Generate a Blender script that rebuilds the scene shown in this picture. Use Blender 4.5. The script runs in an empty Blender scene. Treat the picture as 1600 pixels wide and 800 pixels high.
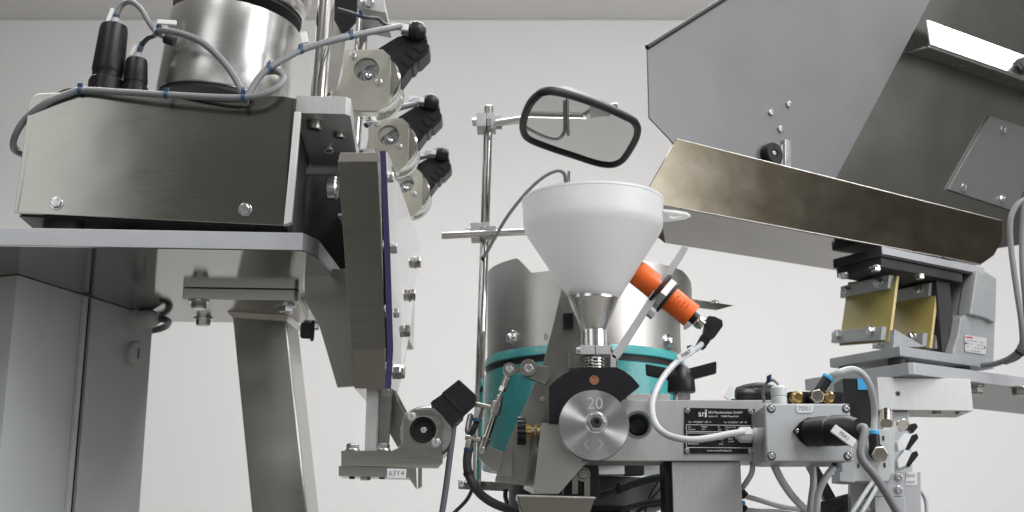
import bpy, bmesh, math, random
from mathutils import Vector, Matrix
from mathutils.geometry import tessellate_polygon
random.seed(7)
rad = math.radians
scn = bpy.context.scene
COL = scn.collection

# ------------------------------------------------------------------ camera
F = 1950.0                      # focal length in pixels of a 1600 px wide frame
PITCH = rad(14.0)
CAM = Vector((0.0, 0.0, 0.95))
cd = bpy.data.cameras.new('camera')
cd.sensor_width = 36.0
cd.lens = 36.0 * F / 1600.0
cd.clip_start = 0.05
cd.clip_end = 60
cd.dof.use_dof = True
cd.dof.focus_distance = 1.22
cd.dof.aperture_fstop = 11.0
cam = bpy.data.objects.new('camera', cd)
COL.objects.link(cam)
cam.location = CAM
cam.rotation_euler = (math.pi / 2 + PITCH, 0, 0)
scn.camera = cam

# ------------------------------------------------------------------ light
W = bpy.data.worlds.new('World')
scn.world = W
W.use_nodes = True
W.node_tree.nodes['Background'].inputs[0].default_value = (1.0, 0.99, 0.94, 1)
W.node_tree.nodes['Background'].inputs[1].default_value = 0.13
scn.view_settings.view_transform = 'Standard'
scn.view_settings.look = 'None'
scn.view_settings.gamma = 1
scn.view_settings.exposure = 0.12

def area(name, loc, target, sx, sy, power, col=(1, 1, 1)):
    l = bpy.data.lights.new(name, 'AREA')
    l.shape = 'RECTANGLE'; l.size = sx; l.size_y = sy; l.energy = power; l.color = col
    o = bpy.data.objects.new(name, l); COL.objects.link(o)
    o.location = loc
    o.rotation_euler = (Vector(target) - Vector(loc)).to_track_quat('-Z', 'Y').to_euler()
    return o
area('ceiling_lamp', (-0.95, 0.0, 2.74), (-0.95, 0.01, 0), 0.5, 2.0, 16)
area('ceiling_lamp', (0.95, 0.0, 2.74), (0.95, 0.01, 0), 0.5, 2.0, 50)
area('ceiling_lamp', (0.3, 2.1, 2.70), (0.3, 2.35, 0), 3.6, 0.32, 42)
area('ceiling_fill', (0.3, 2.1, 2.40), (0.3, 2.2, 5), 3.6, 0.30, 62)  # unseen fill added to brighten the ceiling and upper wall
area('window_fill_light', (-1.62, -1.7, 2.05), (-0.45, 1.2, 1.4), 1.3, 1.3, 5.6, (0.96, 0.98, 1.0))
area('window_fill_light', (0.3, -3.0, 0.55), (0.2, 1.2, 1.1), 4.0, 0.9, 7, (0.97, 0.98, 1.0))  # low fill added behind the camera, no known window there
area('window_fill_light', (3.0, -0.52, 1.85), (0.2, 1.3, 1.3), 2.2, 1.7, 56, (0.97, 0.98, 1.0))

# ------------------------------------------------------------------ projection helpers
FWD = Vector((0, math.cos(PITCH), math.sin(PITCH)))
UPV = Vector((0, -math.sin(PITCH), math.cos(PITCH)))
XV = Vector((1, 0, 0)); ZV = Vector((0, 0, 1)); YV = Vector((0, 1, 0))
def ray(u, v): return FWD + XV * ((u - 800) / F) + UPV * ((400 - v) / F)
def P(u, v, y):
    d = ray(u, v); return CAM + d * (y / d.y)
def onz(u, v, z):
    d = ray(u, v); return CAM + d * ((z - CAM.z) / d.z)
def px(y): return y / F * 1.01
class VP:                                    # a vertical plane in the room
    def __init__(s, yaw, u, v, d):
        a = rad(yaw); s.n = Vector((math.sin(a), -math.cos(a), 0)); s.e = Vector((math.cos(a), math.sin(a), 0))
        s.p0 = P(u, v, d); s.back = -s.n
    def p(s, u, v, off=0.0):
        d = ray(u, v); q = s.p0 + s.n * off
        return CAM + d * ((q - CAM).dot(s.n) / d.dot(s.n))
    def poly(s, pts, off=0.0): return [s.p(a, b, off) for a, b in pts]
    def shift(s, vec):
        o = VP.__new__(VP); o.n = s.n; o.e = s.e; o.back = s.back; o.p0 = s.p0 + vec; return o
def FR(d): return VP(0, 800, 400, d)         # frontal plane at depth d

# ------------------------------------------------------------------ mesh builder
class MB:
    def __init__(s): s.v = []; s.f = []
    def add(s, vs, fs):
        b = len(s.v); s.v += [Vector(x) for x in vs]; s.f += [tuple(b + i for i in f) for f in fs]; return s
    def prism(s, pts, vec, holes=()):
        vec = Vector(vec); pts = [Vector(p) for p in pts]; n = len(pts)
        loops = [pts] + [[Vector(q) for q in h] for h in holes]
        allp = [q for l in loops for q in l]; m = len(allp)
        vs = allp + [q + vec for q in allp]; fs = []
        if holes:
            for t in tessellate_polygon(loops):
                fs.append(tuple(t)); fs.append(tuple(m + i for i in reversed(t)))
        else:
            fs.append(tuple(range(n))); fs.append(tuple(m + i for i in reversed(range(n))))
        o = 0
        for l in loops:
            k = len(l)
            for i in range(k):
                j = (i + 1) % k; fs.append((o + i, o + j, m + o + j, m + o + i))
            o += k
        return s.add(vs, fs)
    def hexa(s, a, b):                        # two quads
        return s.add(list(a) + list(b), [(0, 1, 2, 3), (7, 6, 5, 4), (0, 4, 5, 1), (1, 5, 6, 2), (2, 6, 7, 3), (3, 7, 4, 0)])
    def box(s, o, a, b, c):                   # corner + three edge vectors
        o, a, b, c = map(Vector, (o, a, b, c))
        return s.hexa([o, o + a, o + a + b, o + b], [o + c, o + a + c, o + a + b + c, o + b + c])
    def lathe(s, o, ax, prof, seg=32, ph=0.0, arc=None, ref=None):
        ax = Vector(ax).normalized()
        x = (Vector(ref) - ax * Vector(ref).dot(ax)).normalized() if ref else ax.orthogonal().normalized()
        y = ax.cross(x); rings = []; vs = []; fs = []
        full = arc is None
        k = seg if full else seg + 1
        for t, r in prof:
            c = Vector(o) + ax * t
            if r <= 1e-7: rings.append([len(vs)]); vs.append(c)
            else:
                rg = []
                for i in range(k):
                    a = ph + (2 * math.pi * i / seg if full else arc[0] + (arc[1] - arc[0]) * i / seg)
                    rg.append(len(vs)); vs.append(c + x * (r * math.cos(a)) + y * (r * math.sin(a)))
                rings.append(rg)
        for A, B in zip(rings, rings[1:]):
            for i in range(seg):
                j = (i + 1) % k
                if len(A) == 1 and len(B) == 1: continue
                if len(A) == 1: fs.append((A[0], B[i], B[j]))
                elif len(B) == 1: fs.append((A[i], A[j], B[0]))
                else: fs.append((A[i], A[j], B[j], B[i]))
        return s.add(vs, fs)
    def cyl(s, p0, p1, r0, r1=None, seg=24, ph=0.0, ch=0.0):
        p0 = Vector(p0); p1 = Vector(p1); r1 = r0 if r1 is None else r1; L = (p1 - p0).length
        pr = [(0, 0), (0, r0 - ch), (ch, r0), (L - ch, r1), (L, r1 - ch), (L, 0)] if ch else [(0, 0), (0, r0), (L, r1), (L, 0)]
        return s.lathe(p0, p1 - p0, pr, seg, ph)
    def ball(s, c, r, ax=(0, 0, 1), seg=16, n=8, sq=1.0):
        return s.lathe(c, ax, [(-math.cos(math.pi * i / n) * r * sq, math.sin(math.pi * i / n) * r) for i in range(n + 1)], seg)
    def tube(s, pts, r, seg=10, sub=6):
        path = smooth(pts, sub); return s.sweep(path, r, seg)
    def sweep(s, path, r, seg=10):
        vs = []; fs = []; n = len(path)
        t0 = (path[1] - path[0]).normalized(); x = t0.orthogonal().normalized()
        for i, p in enumerate(path):
            t = (path[min(i + 1, n - 1)] - path[max(i - 1, 0)]).normalized()
            x = (x - t * x.dot(t)).normalized(); y = t.cross(x)
            for k in range(seg):
                a = 2 * math.pi * k / seg; vs.append(p + x * (r * math.cos(a)) + y * (r * math.sin(a)))
        for i in range(n - 1):
            for k in range(seg):
                l = (k + 1) % seg; fs.append((i * seg + k, i * seg + l, (i + 1) * seg + l, (i + 1) * seg + k))
        fs.append(tuple(reversed(range(seg)))); fs.append(tuple((n - 1) * seg + k for k in range(seg)))
        return s.add(vs, fs)
def smooth(pts, sub=6):
    pts = [Vector(p) for p in pts]
    if len(pts) < 3: return pts
    q = [pts[0] * 2 - pts[1]] + pts + [pts[-1] * 2 - pts[-2]]; out = []
    for i in range(1, len(q) - 2):
        a, b, c, d = q[i - 1:i + 3]
        for k in range(sub):
            t = k / sub
            out.append(0.5 * (2 * b + (c - a) * t + (2 * a - 5 * b + 4 * c - d) * t * t + (3 * b - a - 3 * c + d) * t ** 3))
    out.append(pts[-1]); return out
def circ(c, r, e, u, n=28): return [Vector(c) + Vector(e) * (r * math.cos(2 * math.pi * i / n)) + Vector(u) * (r * math.sin(2 * math.pi * i / n)) for i in range(n)]

# ------------------------------------------------------------------ things and parts
class Part: pass
def wn(o):
    m = o.modifiers.new('weighted_normal', 'WEIGHTED_NORMAL'); m.keep_sharp = True; m.weight = 80
class Thing:
    ALL = []
    def __init__(s, name, label, cat, group=None):
        s.name = name; s.label = label; s.cat = cat; s.group = group; s.parts = []; s.root = None; Thing.ALL.append(s)
    def add(s, name, mb, mat, parent=None, bev=0.0, ang=35, label=None, kind=None):
        p = Part(); p.name = name; p.parent = parent; p.label = label; p.kind = kind
        bm = bmesh.new(); vs = [bm.verts.new(v) for v in mb.v]
        for f in mb.f:
            try: bm.faces.new([vs[i] for i in f])
            except ValueError: pass
        bmesh.ops.remove_doubles(bm, verts=bm.verts, dist=1e-7)
        bmesh.ops.recalc_face_normals(bm, faces=bm.faces)
        if bev:
            ed = [e for e in bm.edges if len(e.link_faces) == 2 and e.calc_face_angle(0) > 0.6]
            bmesh.ops.bevel(bm, geom=ed, offset=bev, segments=2, affect='EDGES', clamp_overlap=True, profile=0.6)
        me = bpy.data.meshes.new(name); bm.to_mesh(me); bm.free()
        for f in me.polygons: f.use_smooth = True
        me.set_sharp_from_angle(angle=rad(ang))
        me.materials.append(M[mat] if isinstance(mat, str) else mat)
        p.me = me; p.bev = bool(bev)
        co = [v.co for v in me.vertices]
        p.lo = Vector([min(c[i] for c in co) for i in range(3)]); p.hi = Vector([max(c[i] for c in co) for i in range(3)])
        s.parts.append(p); return p
    def bolt(s, c, ax, r, mat='zinc', parent=None, name='bolt', wash=1.35, h=0.75, sock=False):
        ax = Vector(ax).normalized(); c = Vector(c); m = MB()
        if wash: m.cyl(c - ax * r * .1, c + ax * r * 0.22, r * wash, seg=22, ch=r * .05)
        b = c + ax * r * (0.2 if wash else -.05); L = r * h
        if sock:
            m.lathe(b, ax, [(0, 0), (0, r), (L * .85, r), (L, r * .88), (L, r * .55), (L * .45, r * .5), (L * .45, 0)], 22)
        else:
            m.lathe(b, ax, [(0, 0), (0, r), (L * .8, r), (L, r * .84), (L * 1.02, 0)], 6, ph=random.random())
        return s.add(name, m, mat, parent, bev=r * .06)
    def text(s, body, o, e, u, size, mat, name='lettering', parent=None, align='CENTER', w=1.0, ext=0.00006):
        cu = bpy.data.curves.new('t', 'FONT'); cu.body = body; cu.size = 1; cu.align_x = align; cu.align_y = 'CENTER'; cu.resolution_u = 3
        ob = bpy.data.objects.new('t', cu); COL.objects.link(ob); bpy.context.view_layer.update()
        ev = ob.evaluated_get(bpy.context.evaluated_depsgraph_get()); me = ev.to_mesh()
        e = Vector(e).normalized(); u = Vector(u).normalized(); n = e.cross(u)
        m = MB(); m.v = [Vector(o) + e * (v.co.x * size * w) + u * (v.co.y * size) + n * ext for v in me.vertices]
        m.f = [tuple(f.vertices) for f in me.polygons]
        ev.to_mesh_clear(); bpy.data.objects.remove(ob); bpy.data.curves.remove(cu)
        if m.f: return s.add(name, m, mat, parent)
    def done(s):
        lo = Vector([min(p.lo[i] for p in s.parts) for i in range(3)]); hi = Vector([max(p.hi[i] for p in s.parts) for i in range(3)])
        base = Vector(((lo.x + hi.x) / 2, (lo.y + hi.y) / 2, lo.z))
        if len(s.parts) == 1:
            p = s.parts[0]; p.me.transform(Matrix.Translation(-base)); p.me.name = s.name
            o = bpy.data.objects.new(s.name, p.me); o.location = base; COL.objects.link(o); s.root = o; p.ob = o
            if p.bev: wn(o)
            if p.kind: o['kind'] = p.kind
        else:
            o = bpy.data.objects.new(s.name, None); o.empty_display_size = 0.02; o.location = base; COL.objects.link(o); s.root = o
            for p in s.parts:
                b = Vector(((p.lo.x + p.hi.x) / 2, (p.lo.y + p.hi.y) / 2, p.lo.z)); p.b = b
                p.me.transform(Matrix.Translation(-b))
                c = bpy.data.objects.new(p.name, p.me); COL.objects.link(c); p.ob = c
                if p.bev: wn(c)
                if p.parent: c.parent = p.parent.ob; c.location = b - p.parent.b
                else: c.parent = o; c.location = b - base
                if p.label: c['label'] = p.label
                if p.kind: c['kind'] = p.kind
        if s.cat == 'structure': o['kind'] = 'structure'
        else:
            o['label'] = s.label; o['category'] = s.cat
            if s.group: o['group'] = s.group
        return o
def copy_tree(o, parent=None):
    c = o.copy(); COL.objects.link(c); c.parent = parent
    for ch in list(o.children): copy_tree(ch, c)
    return c

# ------------------------------------------------------------------ materials
M = {}
def mat(name, col, metal=0.0, rough=0.4, var=0.08, scale=8.0, stretch=(1, 1, 1), bump=0.0, bscale=300.0, rvar=0.08,
        aniso=0.0, tangent=None, coat=0.0, trans=0.0, ior=1.45, sss=0.0, spec=0.5, col2=None, bstretch=None, detail=5, wave=0.0, transl=0.0):
    m = bpy.data.materials.new(name); m.use_nodes = True; nt = m.node_tree; N = nt.nodes; L = nt.links
    b = N['Principled BSDF']; tc = N.new('ShaderNodeTexCoord')
    mp = N.new('ShaderNodeMapping'); mp.inputs['Scale'].default_value = stretch; L.new(tc.outputs['Object'], mp.inputs[0])
    nz = N.new('ShaderNodeTexNoise'); nz.inputs['Scale'].default_value = scale; nz.inputs['Detail'].default_value = detail; nz.inputs['Roughness'].default_value = 0.6
    L.new(mp.outputs[0], nz.inputs['Vector'])
    rp = N.new('ShaderNodeValToRGB'); e = rp.color_ramp.elements; e[0].position = 0.3; e[1].position = 0.7
    c2 = col2 or tuple(min(1, c * (1 + var)) for c in col)
    e[0].color = tuple(c * (1 - var) for c in col) + (1,); e[1].color = tuple(c2) + (1,)
    L.new(nz.outputs[0], rp.inputs[0]); L.new(rp.outputs[0], b.inputs['Base Color'])
    b.inputs['Metallic'].default_value = metal; b.inputs['Roughness'].default_value = rough
    if rvar:
        mr = N.new('ShaderNodeMapRange'); mr.inputs['To Min'].default_value = max(0.02, rough - rvar); mr.inputs['To Max'].default_value = min(1, rough + rvar)
        L.new(nz.outputs[0], mr.inputs[0]); L.new(mr.outputs[0], b.inputs['Roughness'])
    b.inputs['Specular IOR Level'].default_value = spec; b.inputs['IOR'].default_value = ior
    if aniso:
        b.inputs['Anisotropic'].default_value = aniso
        if tangent:
            tg = N.new('ShaderNodeTangent'); tg.direction_type = 'RADIAL'; tg.axis = tangent; L.new(tg.outputs[0], b.inputs['Tangent'])
    if coat: b.inputs['Coat Weight'].default_value = coat; b.inputs['Coat Roughness'].default_value = 0.12
    if trans: b.inputs['Transmission Weight'].default_value = trans
    if sss:
        b.inputs['Subsurface Weight'].default_value = sss; b.inputs['Subsurface Radius'].default_value = (0.02, 0.02, 0.02); b.inputs['Subsurface Scale'].default_value = 0.5
    if bump:
        n2 = N.new('ShaderNodeTexNoise'); n2.inputs['Scale'].default_value = bscale; n2.inputs['Detail'].default_value = 3
        m2 = N.new('ShaderNodeMapping'); m2.inputs['Scale'].default_value = bstretch or stretch; L.new(tc.outputs['Object'], m2.inputs[0]); L.new(m2.outputs[0], n2.inputs['Vector'])
        bp = N.new('ShaderNodeBump'); bp.inputs['Strength'].default_value = bump; bp.inputs['Distance'].default_value = 0.0006
        L.new(n2.outputs[0], bp.inputs['Height']); L.new(bp.outputs[0], b.inputs['Normal'])
    if wave:
        n3 = N.new('ShaderNodeTexNoise'); n3.inputs['Scale'].default_value = 7; n3.inputs['Detail'].default_value = 2; L.new(tc.outputs['Object'], n3.inputs['Vector'])
        b3 = N.new('ShaderNodeBump'); b3.inputs['Strength'].default_value = wave; b3.inputs['Distance'].default_value = 0.004
        L.new(n3.outputs[0], b3.inputs['Height'])
        if bump: L.new(b3.outputs[0], bp.inputs['Normal'])
        else: L.new(b3.outputs[0], b.inputs['Normal'])
    if transl:
        tb = N.new('ShaderNodeBsdfTranslucent'); tb.inputs['Color'].default_value = (0.86, 0.87, 0.87, 1)
        mx = N.new('ShaderNodeMixShader'); mx.inputs[0].default_value = transl
        L.new(b.outputs[0], mx.inputs[1]); L.new(tb.outputs[0], mx.inputs[2]); L.new(mx.outputs[0], N['Material Output'].inputs['Surface'])
    M[name] = m; return m
mat('wall_paint', (0.65, 0.646, 0.648), rough=0.85, var=0.012, scale=1.2, bump=0.06, bscale=180, rvar=0)
mat('ceiling_paint', (0.76, 0.745, 0.73), rough=0.9, var=0.01, scale=1, rvar=0)
mat('floor_coat', (0.16, 0.155, 0.135), rough=0.6, var=0.08, scale=3)
mat('brushed_steel', (0.41, 0.402, 0.37), 1, 0.23, 0.06, 60, (1, 1, 14), 0.06, 700, 0.04)
mat('housing_steel', (0.385, 0.378, 0.345), 1, 0.15, 0.05, 40, (1, 1, 16), 0.02, 500, 0.03, wave=.25, bstretch=(.3, .3, 12))
mat('polished_steel', (0.36, 0.355, 0.34), 1, 0.08, 0.03, 30, (1, 8, 1), 0.03, 400, 0.05)
mat('drum_steel', (0.76, 0.75, 0.73), 1, 0.23, 0.05, 60, (1, 1, 14), 0.06, 600, 0.04, aniso=0.65, tangent='Z')
mat('chrome', (0.72, 0.71, 0.70), 1, 0.10, 0.03, 40, rvar=0.03)
mat('steel_dull', (0.36, 0.35, 0.325), 1, 0.29, 0.10, 22, (1, 1, 1), 0.06, 500, 0.08)
mat('bowl_steel', (0.47, 0.46, 0.44), 1, 0.42, 0.10, 16, (1, 1, 1), 0.05, 400, 0.08)
mat('trough_steel', (0.215, 0.185, 0.135), 1, 0.19, 0.10, 24, (1, 1, 1.3), 0.02, 300, 0.035, col2=(0.25, 0.225, 0.18))
mat('aluminium', (0.44, 0.44, 0.44), 0.45, 0.42, 0.04, 40, (8, 1, 1), 0.08, 900, 0.05)
mat('bright_aluminium', (0.88, 0.88, 0.88), 1, 0.20, 0.04, 60, (1, 1, 10), 0.06, 700, 0.04, aniso=0.6, tangent='Z')
mat('disc_steel', (0.46, 0.46, 0.47), 1, 0.32, 0.06, 60, (1, 1, 1), 0.03, 900, 0.03, aniso=0.93, tangent='Y')
mat('zinc', (0.66, 0.67, 0.68), 1, 0.24, 0.10, 90, rvar=0.08)
mat('zinc_yellow', (0.60, 0.585, 0.51), 1, 0.30, 0.07, 50, rvar=0.06, bump=.03, bscale=600)
mat('solenoid_zinc', (0.62, 0.68, 0.64), 1, 0.18, 0.08, 60, col2=(0.70, 0.69, 0.62))
mat('grey_paint', (0.46, 0.475, 0.485), 0.0, 0.42, 0.03, 30, bump=0.12, bscale=900, rvar=0.04)
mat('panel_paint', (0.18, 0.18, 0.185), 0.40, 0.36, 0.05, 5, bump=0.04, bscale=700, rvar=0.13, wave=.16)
mat('box_paint', (0.42, 0.435, 0.45), 0.1, 0.45, 0.03, 60, bump=0.2, bscale=1200, rvar=0.04)
mat('cast_paint', (0.33, 0.34, 0.35), 0.25, 0.42, 0.08, 120, bump=0.45, bscale=700, rvar=0.05)
mat('plate_paint', (0.44, 0.45, 0.47), 0.45, 0.42, 0.03, 30, bump=0.05, bscale=700)
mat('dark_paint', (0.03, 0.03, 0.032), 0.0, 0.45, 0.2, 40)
mat('black_plastic', (0.009, 0.009, 0.010), 0.0, 0.40, 0.25, 60, bump=0.10, bscale=900, spec=.4)
mat('black_anodised', (0.008, 0.0075, 0.010), 0.0, 0.5, 0.15, 60, bump=.05, bscale=900, spec=.25)
mat('rubber', (0.012, 0.012, 0.013), 0.0, 0.55, 0.2, 60)
mat('cable_grey', (0.175, 0.18, 0.188), 0.0, 0.42, 0.06, 50)
mat('cable_light', (0.40, 0.41, 0.425), 0.0, 0.40, 0.04, 50)
mat('cable_dark', (0.05, 0.05, 0.055), 0.0, 0.42, 0.2, 50)
mat('cable_violet', (0.10, 0.095, 0.115), 0.0, 0.4, 0.2, 50)
mat('hose_clear', (0.52, 0.54, 0.53), 0.0, 0.18, 0.05, 50, trans=0.35, ior=1.35)
mat('tie_blue', (0.025, 0.065, 0.13), 0.0, 0.4, 0.1, 60)
mat('fitting_blue', (0.05, 0.30, 0.56), 0.0, 0.35, 0.1, 60)
mat('white_plastic', (0.74, 0.74, 0.74), 0.0, 0.4, 0.03, 60)
mat('gland_grey', (0.46, 0.48, 0.48), 0.0, 0.4, 0.04, 60)
mat('label_white', (0.66, 0.67, 0.69), 0.0, 0.4, 0.02, 60)
mat('label_silver', (0.62, 0.62, 0.63), 0.4, 0.4, 0.1, 300)
mat('ink', (0.02, 0.02, 0.025), 0.0, 0.5, 0, 60, rvar=0)
mat('print_white', (0.72, 0.72, 0.73), 0.0, 0.5, 0, 60, rvar=0)
mat('engrave', (0.62, 0.62, 0.63), 0.6, 0.35, 0, 60, rvar=0)
mat('engrave_dark', (0.10, 0.10, 0.10), 0.3, 0.5, 0, 60, rvar=0)
mat('print_red', (0.5, 0.04, 0.03), 0.0, 0.5, 0, 60, rvar=0)
mat('nameplate_black', (0.010, 0.009, 0.013), 0.0, 0.28, 0.2, 60)
mat('teal_paint', (0.048, 0.315, 0.32), 0.0, 0.33, 0.10, 60, bump=0.9, bscale=240, coat=0.25)
mat('orange_plastic', (0.78, 0.13, 0.015), 0.0, 0.42, 0.04, 60)
mat('funnel_plastic', (0.74, 0.745, 0.75), 0.0, 0.30, 0.03, 20, rvar=0.06, transl=0.42)
mat('brass', (0.62, 0.44, 0.19), 1, 0.22, 0.08, 80)
mat('nickel', (0.60, 0.565, 0.50), 1, 0.20, 0.06, 80)
mat('copper', (0.45, 0.20, 0.12), 1, 0.4, 0.4, 220)
mat('spring_fibre', (0.36, 0.30, 0.10), 0.0, 0.34, 0.05, 25, (6, 6, 1), coat=0.2)
mat('fibre_edge', (0.56, 0.45, 0.22), 0.0, 0.6, 0.1, 200)
mat('acrylic', (0.98, 0.98, 1.0), 0.0, 0.03, 0, 10, trans=1.0, ior=1.30, rvar=0)
mat('acrylic_edge', (0.038, 0.032, 0.085), 0.0, 0.25, 0.05, 10)
mat('mirror_glass', (0.55, 0.56, 0.545), 1, 0.015, 0, 10, rvar=0)
mat('panel_steel', (0.31, 0.305, 0.28), 1, 0.27, 0.04, 6, (1, 1, 1), 0.03, 500, 0.06, wave=.2)
mat('satin_trim', (0.72, 0.71, 0.70), 0.6, 0.40, 0.02, 30)
mat('cable_mid', (0.29, 0.295, 0.30), 0.0, 0.42, 0.05, 50)
mat('shaded_steel', (0.07, 0.07, 0.072), 0.6, 0.40, 0.1, 40)
mat('light_sheet', (0.50, 0.49, 0.47), 0.8, 0.34, 0.06, 20, bump=.04, bscale=500)
mat('trough_bottom', (0.15, 0.14, 0.125), 1, 0.11, 0.06, 30, (1, 6, 1), 0.02, 300, 0.04)
# ================================================================== the setting
WALL_Y = 4.0; CEIL_Z = P(800, 31, WALL_Y).z
def slab(name, o, a, b, c, m):
    t = Thing(name, '', 'structure'); t.add(name, MB().box(o, a, b, c), m); return t
slab('wall', (-7, WALL_Y, 0), (14, 0, 0), (0, .12, 0), (0, 0, CEIL_Z), 'wall_paint')
slab('ceiling', (-7, -5, CEIL_Z + .002), (14, 0, 0), (0, 9.12, 0), (0, 0, .1), 'ceiling_paint')
slab('floor', (-7, -5, -.1), (14, 0, 0), (0, 9.12, 0), (0, 0, .098), 'floor_coat')

# ================================================================== left machine: table, leg, column
L = VP(4, 300, 390, 1.15)
zb = L.p(300, 388).z; zt = L.p(300, 360.5).z
def at_z(p, z): return Vector((p.x, p.y, z))
A_ = at_z(L.p(-150, 380), zb); B_ = at_z(L.p(472, 396), zb); C_ = onz(497, 401.5, zb)
E_ = C_ + (onz(543, 460, zb) - C_).normalized() * .345; G_ = A_ + L.back * .37
T = Thing('machine_table', 'thick aluminium machine table on a slanted square steel leg', 'table')
T.add('tabletop', MB().prism([A_, B_, C_, E_, G_], (0, 0, zt - zb)), 'table_plate' if 'table_plate' in M else 'plate_paint', bev=.0007)
T.add('underside', MB().prism([p + Vector((0, 0, -.0008)) + (Vector((0, 0, 0))) for p in (A_ + L.e * .001 - L.n * .001, B_ - L.n * .001, C_ - L.e * .001 - L.n * .0005, E_ - L.e * .001 + L.n * .001, G_ + L.n * .001)], (0, 0, .0007)), 'polished_steel')
def dz(v, z): return onz(375, v, z).y
FL = VP(4, 376, 449.5, dz(449.5, zb))
zf = FL.p(376, 468.5).z
a = at_z(FL.p(286, 447), zf); b = at_z(FL.p(466, 453), zf); dep = .125
T.add('flange', MB().prism([a, b - L.e * .004, b + L.back * .004, b + L.back * dep, a + L.back * dep], (0, 0, zb - zf - .0012)), 'brushed_steel', bev=.0008)
r = px(1.33) * 12
for (u, v) in ((311, 470), (447, 477)):
    T.bolt(onz(u, v, zf), (0, 0, -1), r, name='bolt', h=.9)
T.bolt(onz(318, 497, zf), (0, 0, -1), r, h=.9)
T.bolt(onz(489, 504, zf) , (0, 0, -1), r, h=.9)
l0 = onz(362, 488, zf); l1 = onz(447, 494, zf); y0 = l0.y
wv = l1 - l0; sd = (Vector((-wv.y, wv.x, 0)).normalized() + L.e * .42).normalized() * wv.length
sl = P(393, 800, y0) - P(362, 488, y0); sl = sl / -sl.z
dn = sl * zf
T.add('weld', MB().hexa([l0 - L.e*.004 - sd*.07, l1 + L.e*.004 - sd*.07, l1 + L.e*.004 + sd * 1.07, l0 - L.e*.004 + sd * 1.07], [q + sl * .006 for q in (l0, l1, l1 + sd, l0 + sd)]), 'brushed_steel')
m = MB(); m.hexa([l0, l1, l1 + sd, l0 + sd], [q + dn for q in (l0, l1, l1 + sd, l0 + sd)])
T.add('leg', m, 'brushed_steel', bev=.003)
ft = l0 + dn + wv * .5 + sd * .5
T.add('foot_plate', MB().box(at_z(ft, 0) - Vector((.06, .06, 0)), (.12, 0, 0), (0, .12, 0), (0, 0, .008)), 'steel_dull', bev=.001)

T = Thing('cabinet_column', 'grey painted sheet metal cabinet column with a round plug and cable gland', 'column')
c0 = onz(28, 429, zb - .001); c1 = onz(240, 494, zb - .001)
sdv = (c1 - c0); sdv.z = 0; yawc = math.degrees(math.atan2(sdv.y, sdv.x))
SP = VP(yawc, 28, 429, c0.y)
wd = -SP.n * .26
T.add('body', MB().prism([c0, c1, c1 + wd, c0 + wd], (0, 0, -(zb - .001))), 'grey_paint', bev=.002)
def vstrip(u, v, w, off, th, m, name):
    p = SP.p(u, v); q = Vector((p.x, p.y, zb - .003))
    return T.add(name, MB().box(q + SP.n * off, SP.e * w, SP.n * th, (0, 0, -(zb - .01))), m, bev=.0004)
vstrip(128, 462, .006, .0004, .004, 'grey_paint', 'door_lip')
vstrip(133.5, 464, .007, .0003, .0006, 'rubber', 'seal')
vstrip(141, 466, .003, .0004, .003, 'grey_paint', 'door_lip')
pc = SP.p(210, 553); rr = 20 * px(1.42)
pl = T.add('plug', MB().lathe(pc, SP.n, [(0, 0), (0, rr), (.004, rr), (.0055, rr * .88), (.0055, 0)], 28), 'gland_grey')
T.add('slot', MB().box(pc + SP.n * .0056 - SP.e * .001 - ZV * rr * .45, SP.e * .002, (0, 0, rr * .9), SP.n * .0003), 'ink', pl)
gc = SP.p(212, 500); rg = 15 * px(1.42)
g = T.add('cable_gland', MB().lathe(gc, SP.n, [(0, 0), (0, rg * 1.25), (.006, rg * 1.25), (.006, rg), (.022, rg), (.026, rg * .85), (.032, rg * .6), (.032, 0)], 12), 'gland_grey', bev=.0006)
T = Thing('cable', 'short black cable leaving the grey gland of the cabinet column', 'cable')
T.add('sheath', MB().tube([gc + SP.n * .028, gc + SP.n * .037 + Vector((0, .010, .0)), gc + SP.n * .034 + Vector((0, .035, .001)), gc + SP.n * .01 + Vector((0, .07, .002)), gc - SP.n * .05 + Vector((0, .09, .002))], .0042), 'cable_dark')

# ------------------------------------------------------------------ feeder housing
T = Thing('feeder_housing', 'brushed stainless feeder housing box standing on black rubber feet', 'machine housing')
HB = VP(4, 300, 390, 1.165)
fp = [(46, 154), (60, 146), (130, 143), (300, 146), (440, 150), (464, 154), (447, 353), (22, 332.5)]
T.add('front_panel', MB().prism(HB.poly(fp), HB.back * .003), 'housing_steel', bev=.0008)
rp_ = [HB.p(464, 154), HB.p(447, 353)]
T.add('corner_trim', MB().prism([HB.p(460, 174, .0022), HB.p(470, 174, .0022), HB.p(455, 347, .0022), HB.p(443, 351.5, .0022)], HB.back * .010), 'satin_trim', bev=.0010)
tl, tr, br_, bl = HB.p(56, 150), HB.p(455, 156), HB.p(444, 350), HB.p(26, 332)
bk = HB.back * .30
T.add('side_panel', MB().hexa([tr, br_, br_ + HB.e * .002, tr + HB.e * .002], [q + bk for q in (tr, br_, br_ + HB.e * .002, tr + HB.e * .002)]), 'dark_paint')  # steel side coloured dark to stand in for its shade
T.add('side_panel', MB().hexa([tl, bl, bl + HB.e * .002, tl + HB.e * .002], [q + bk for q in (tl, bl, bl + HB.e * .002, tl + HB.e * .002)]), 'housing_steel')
tz = tl.z
T.add('top_panel', MB().prism([at_z(q, tz) for q in (tl + HB.back*.004, tr + HB.back*.004, tr + bk, tl + bk)], (0, 0, -.003)), 'housing_steel')
bb = [HB.p(24, 333) + HB.back * .012, HB.p(446, 352) + HB.back * .012]
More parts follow.
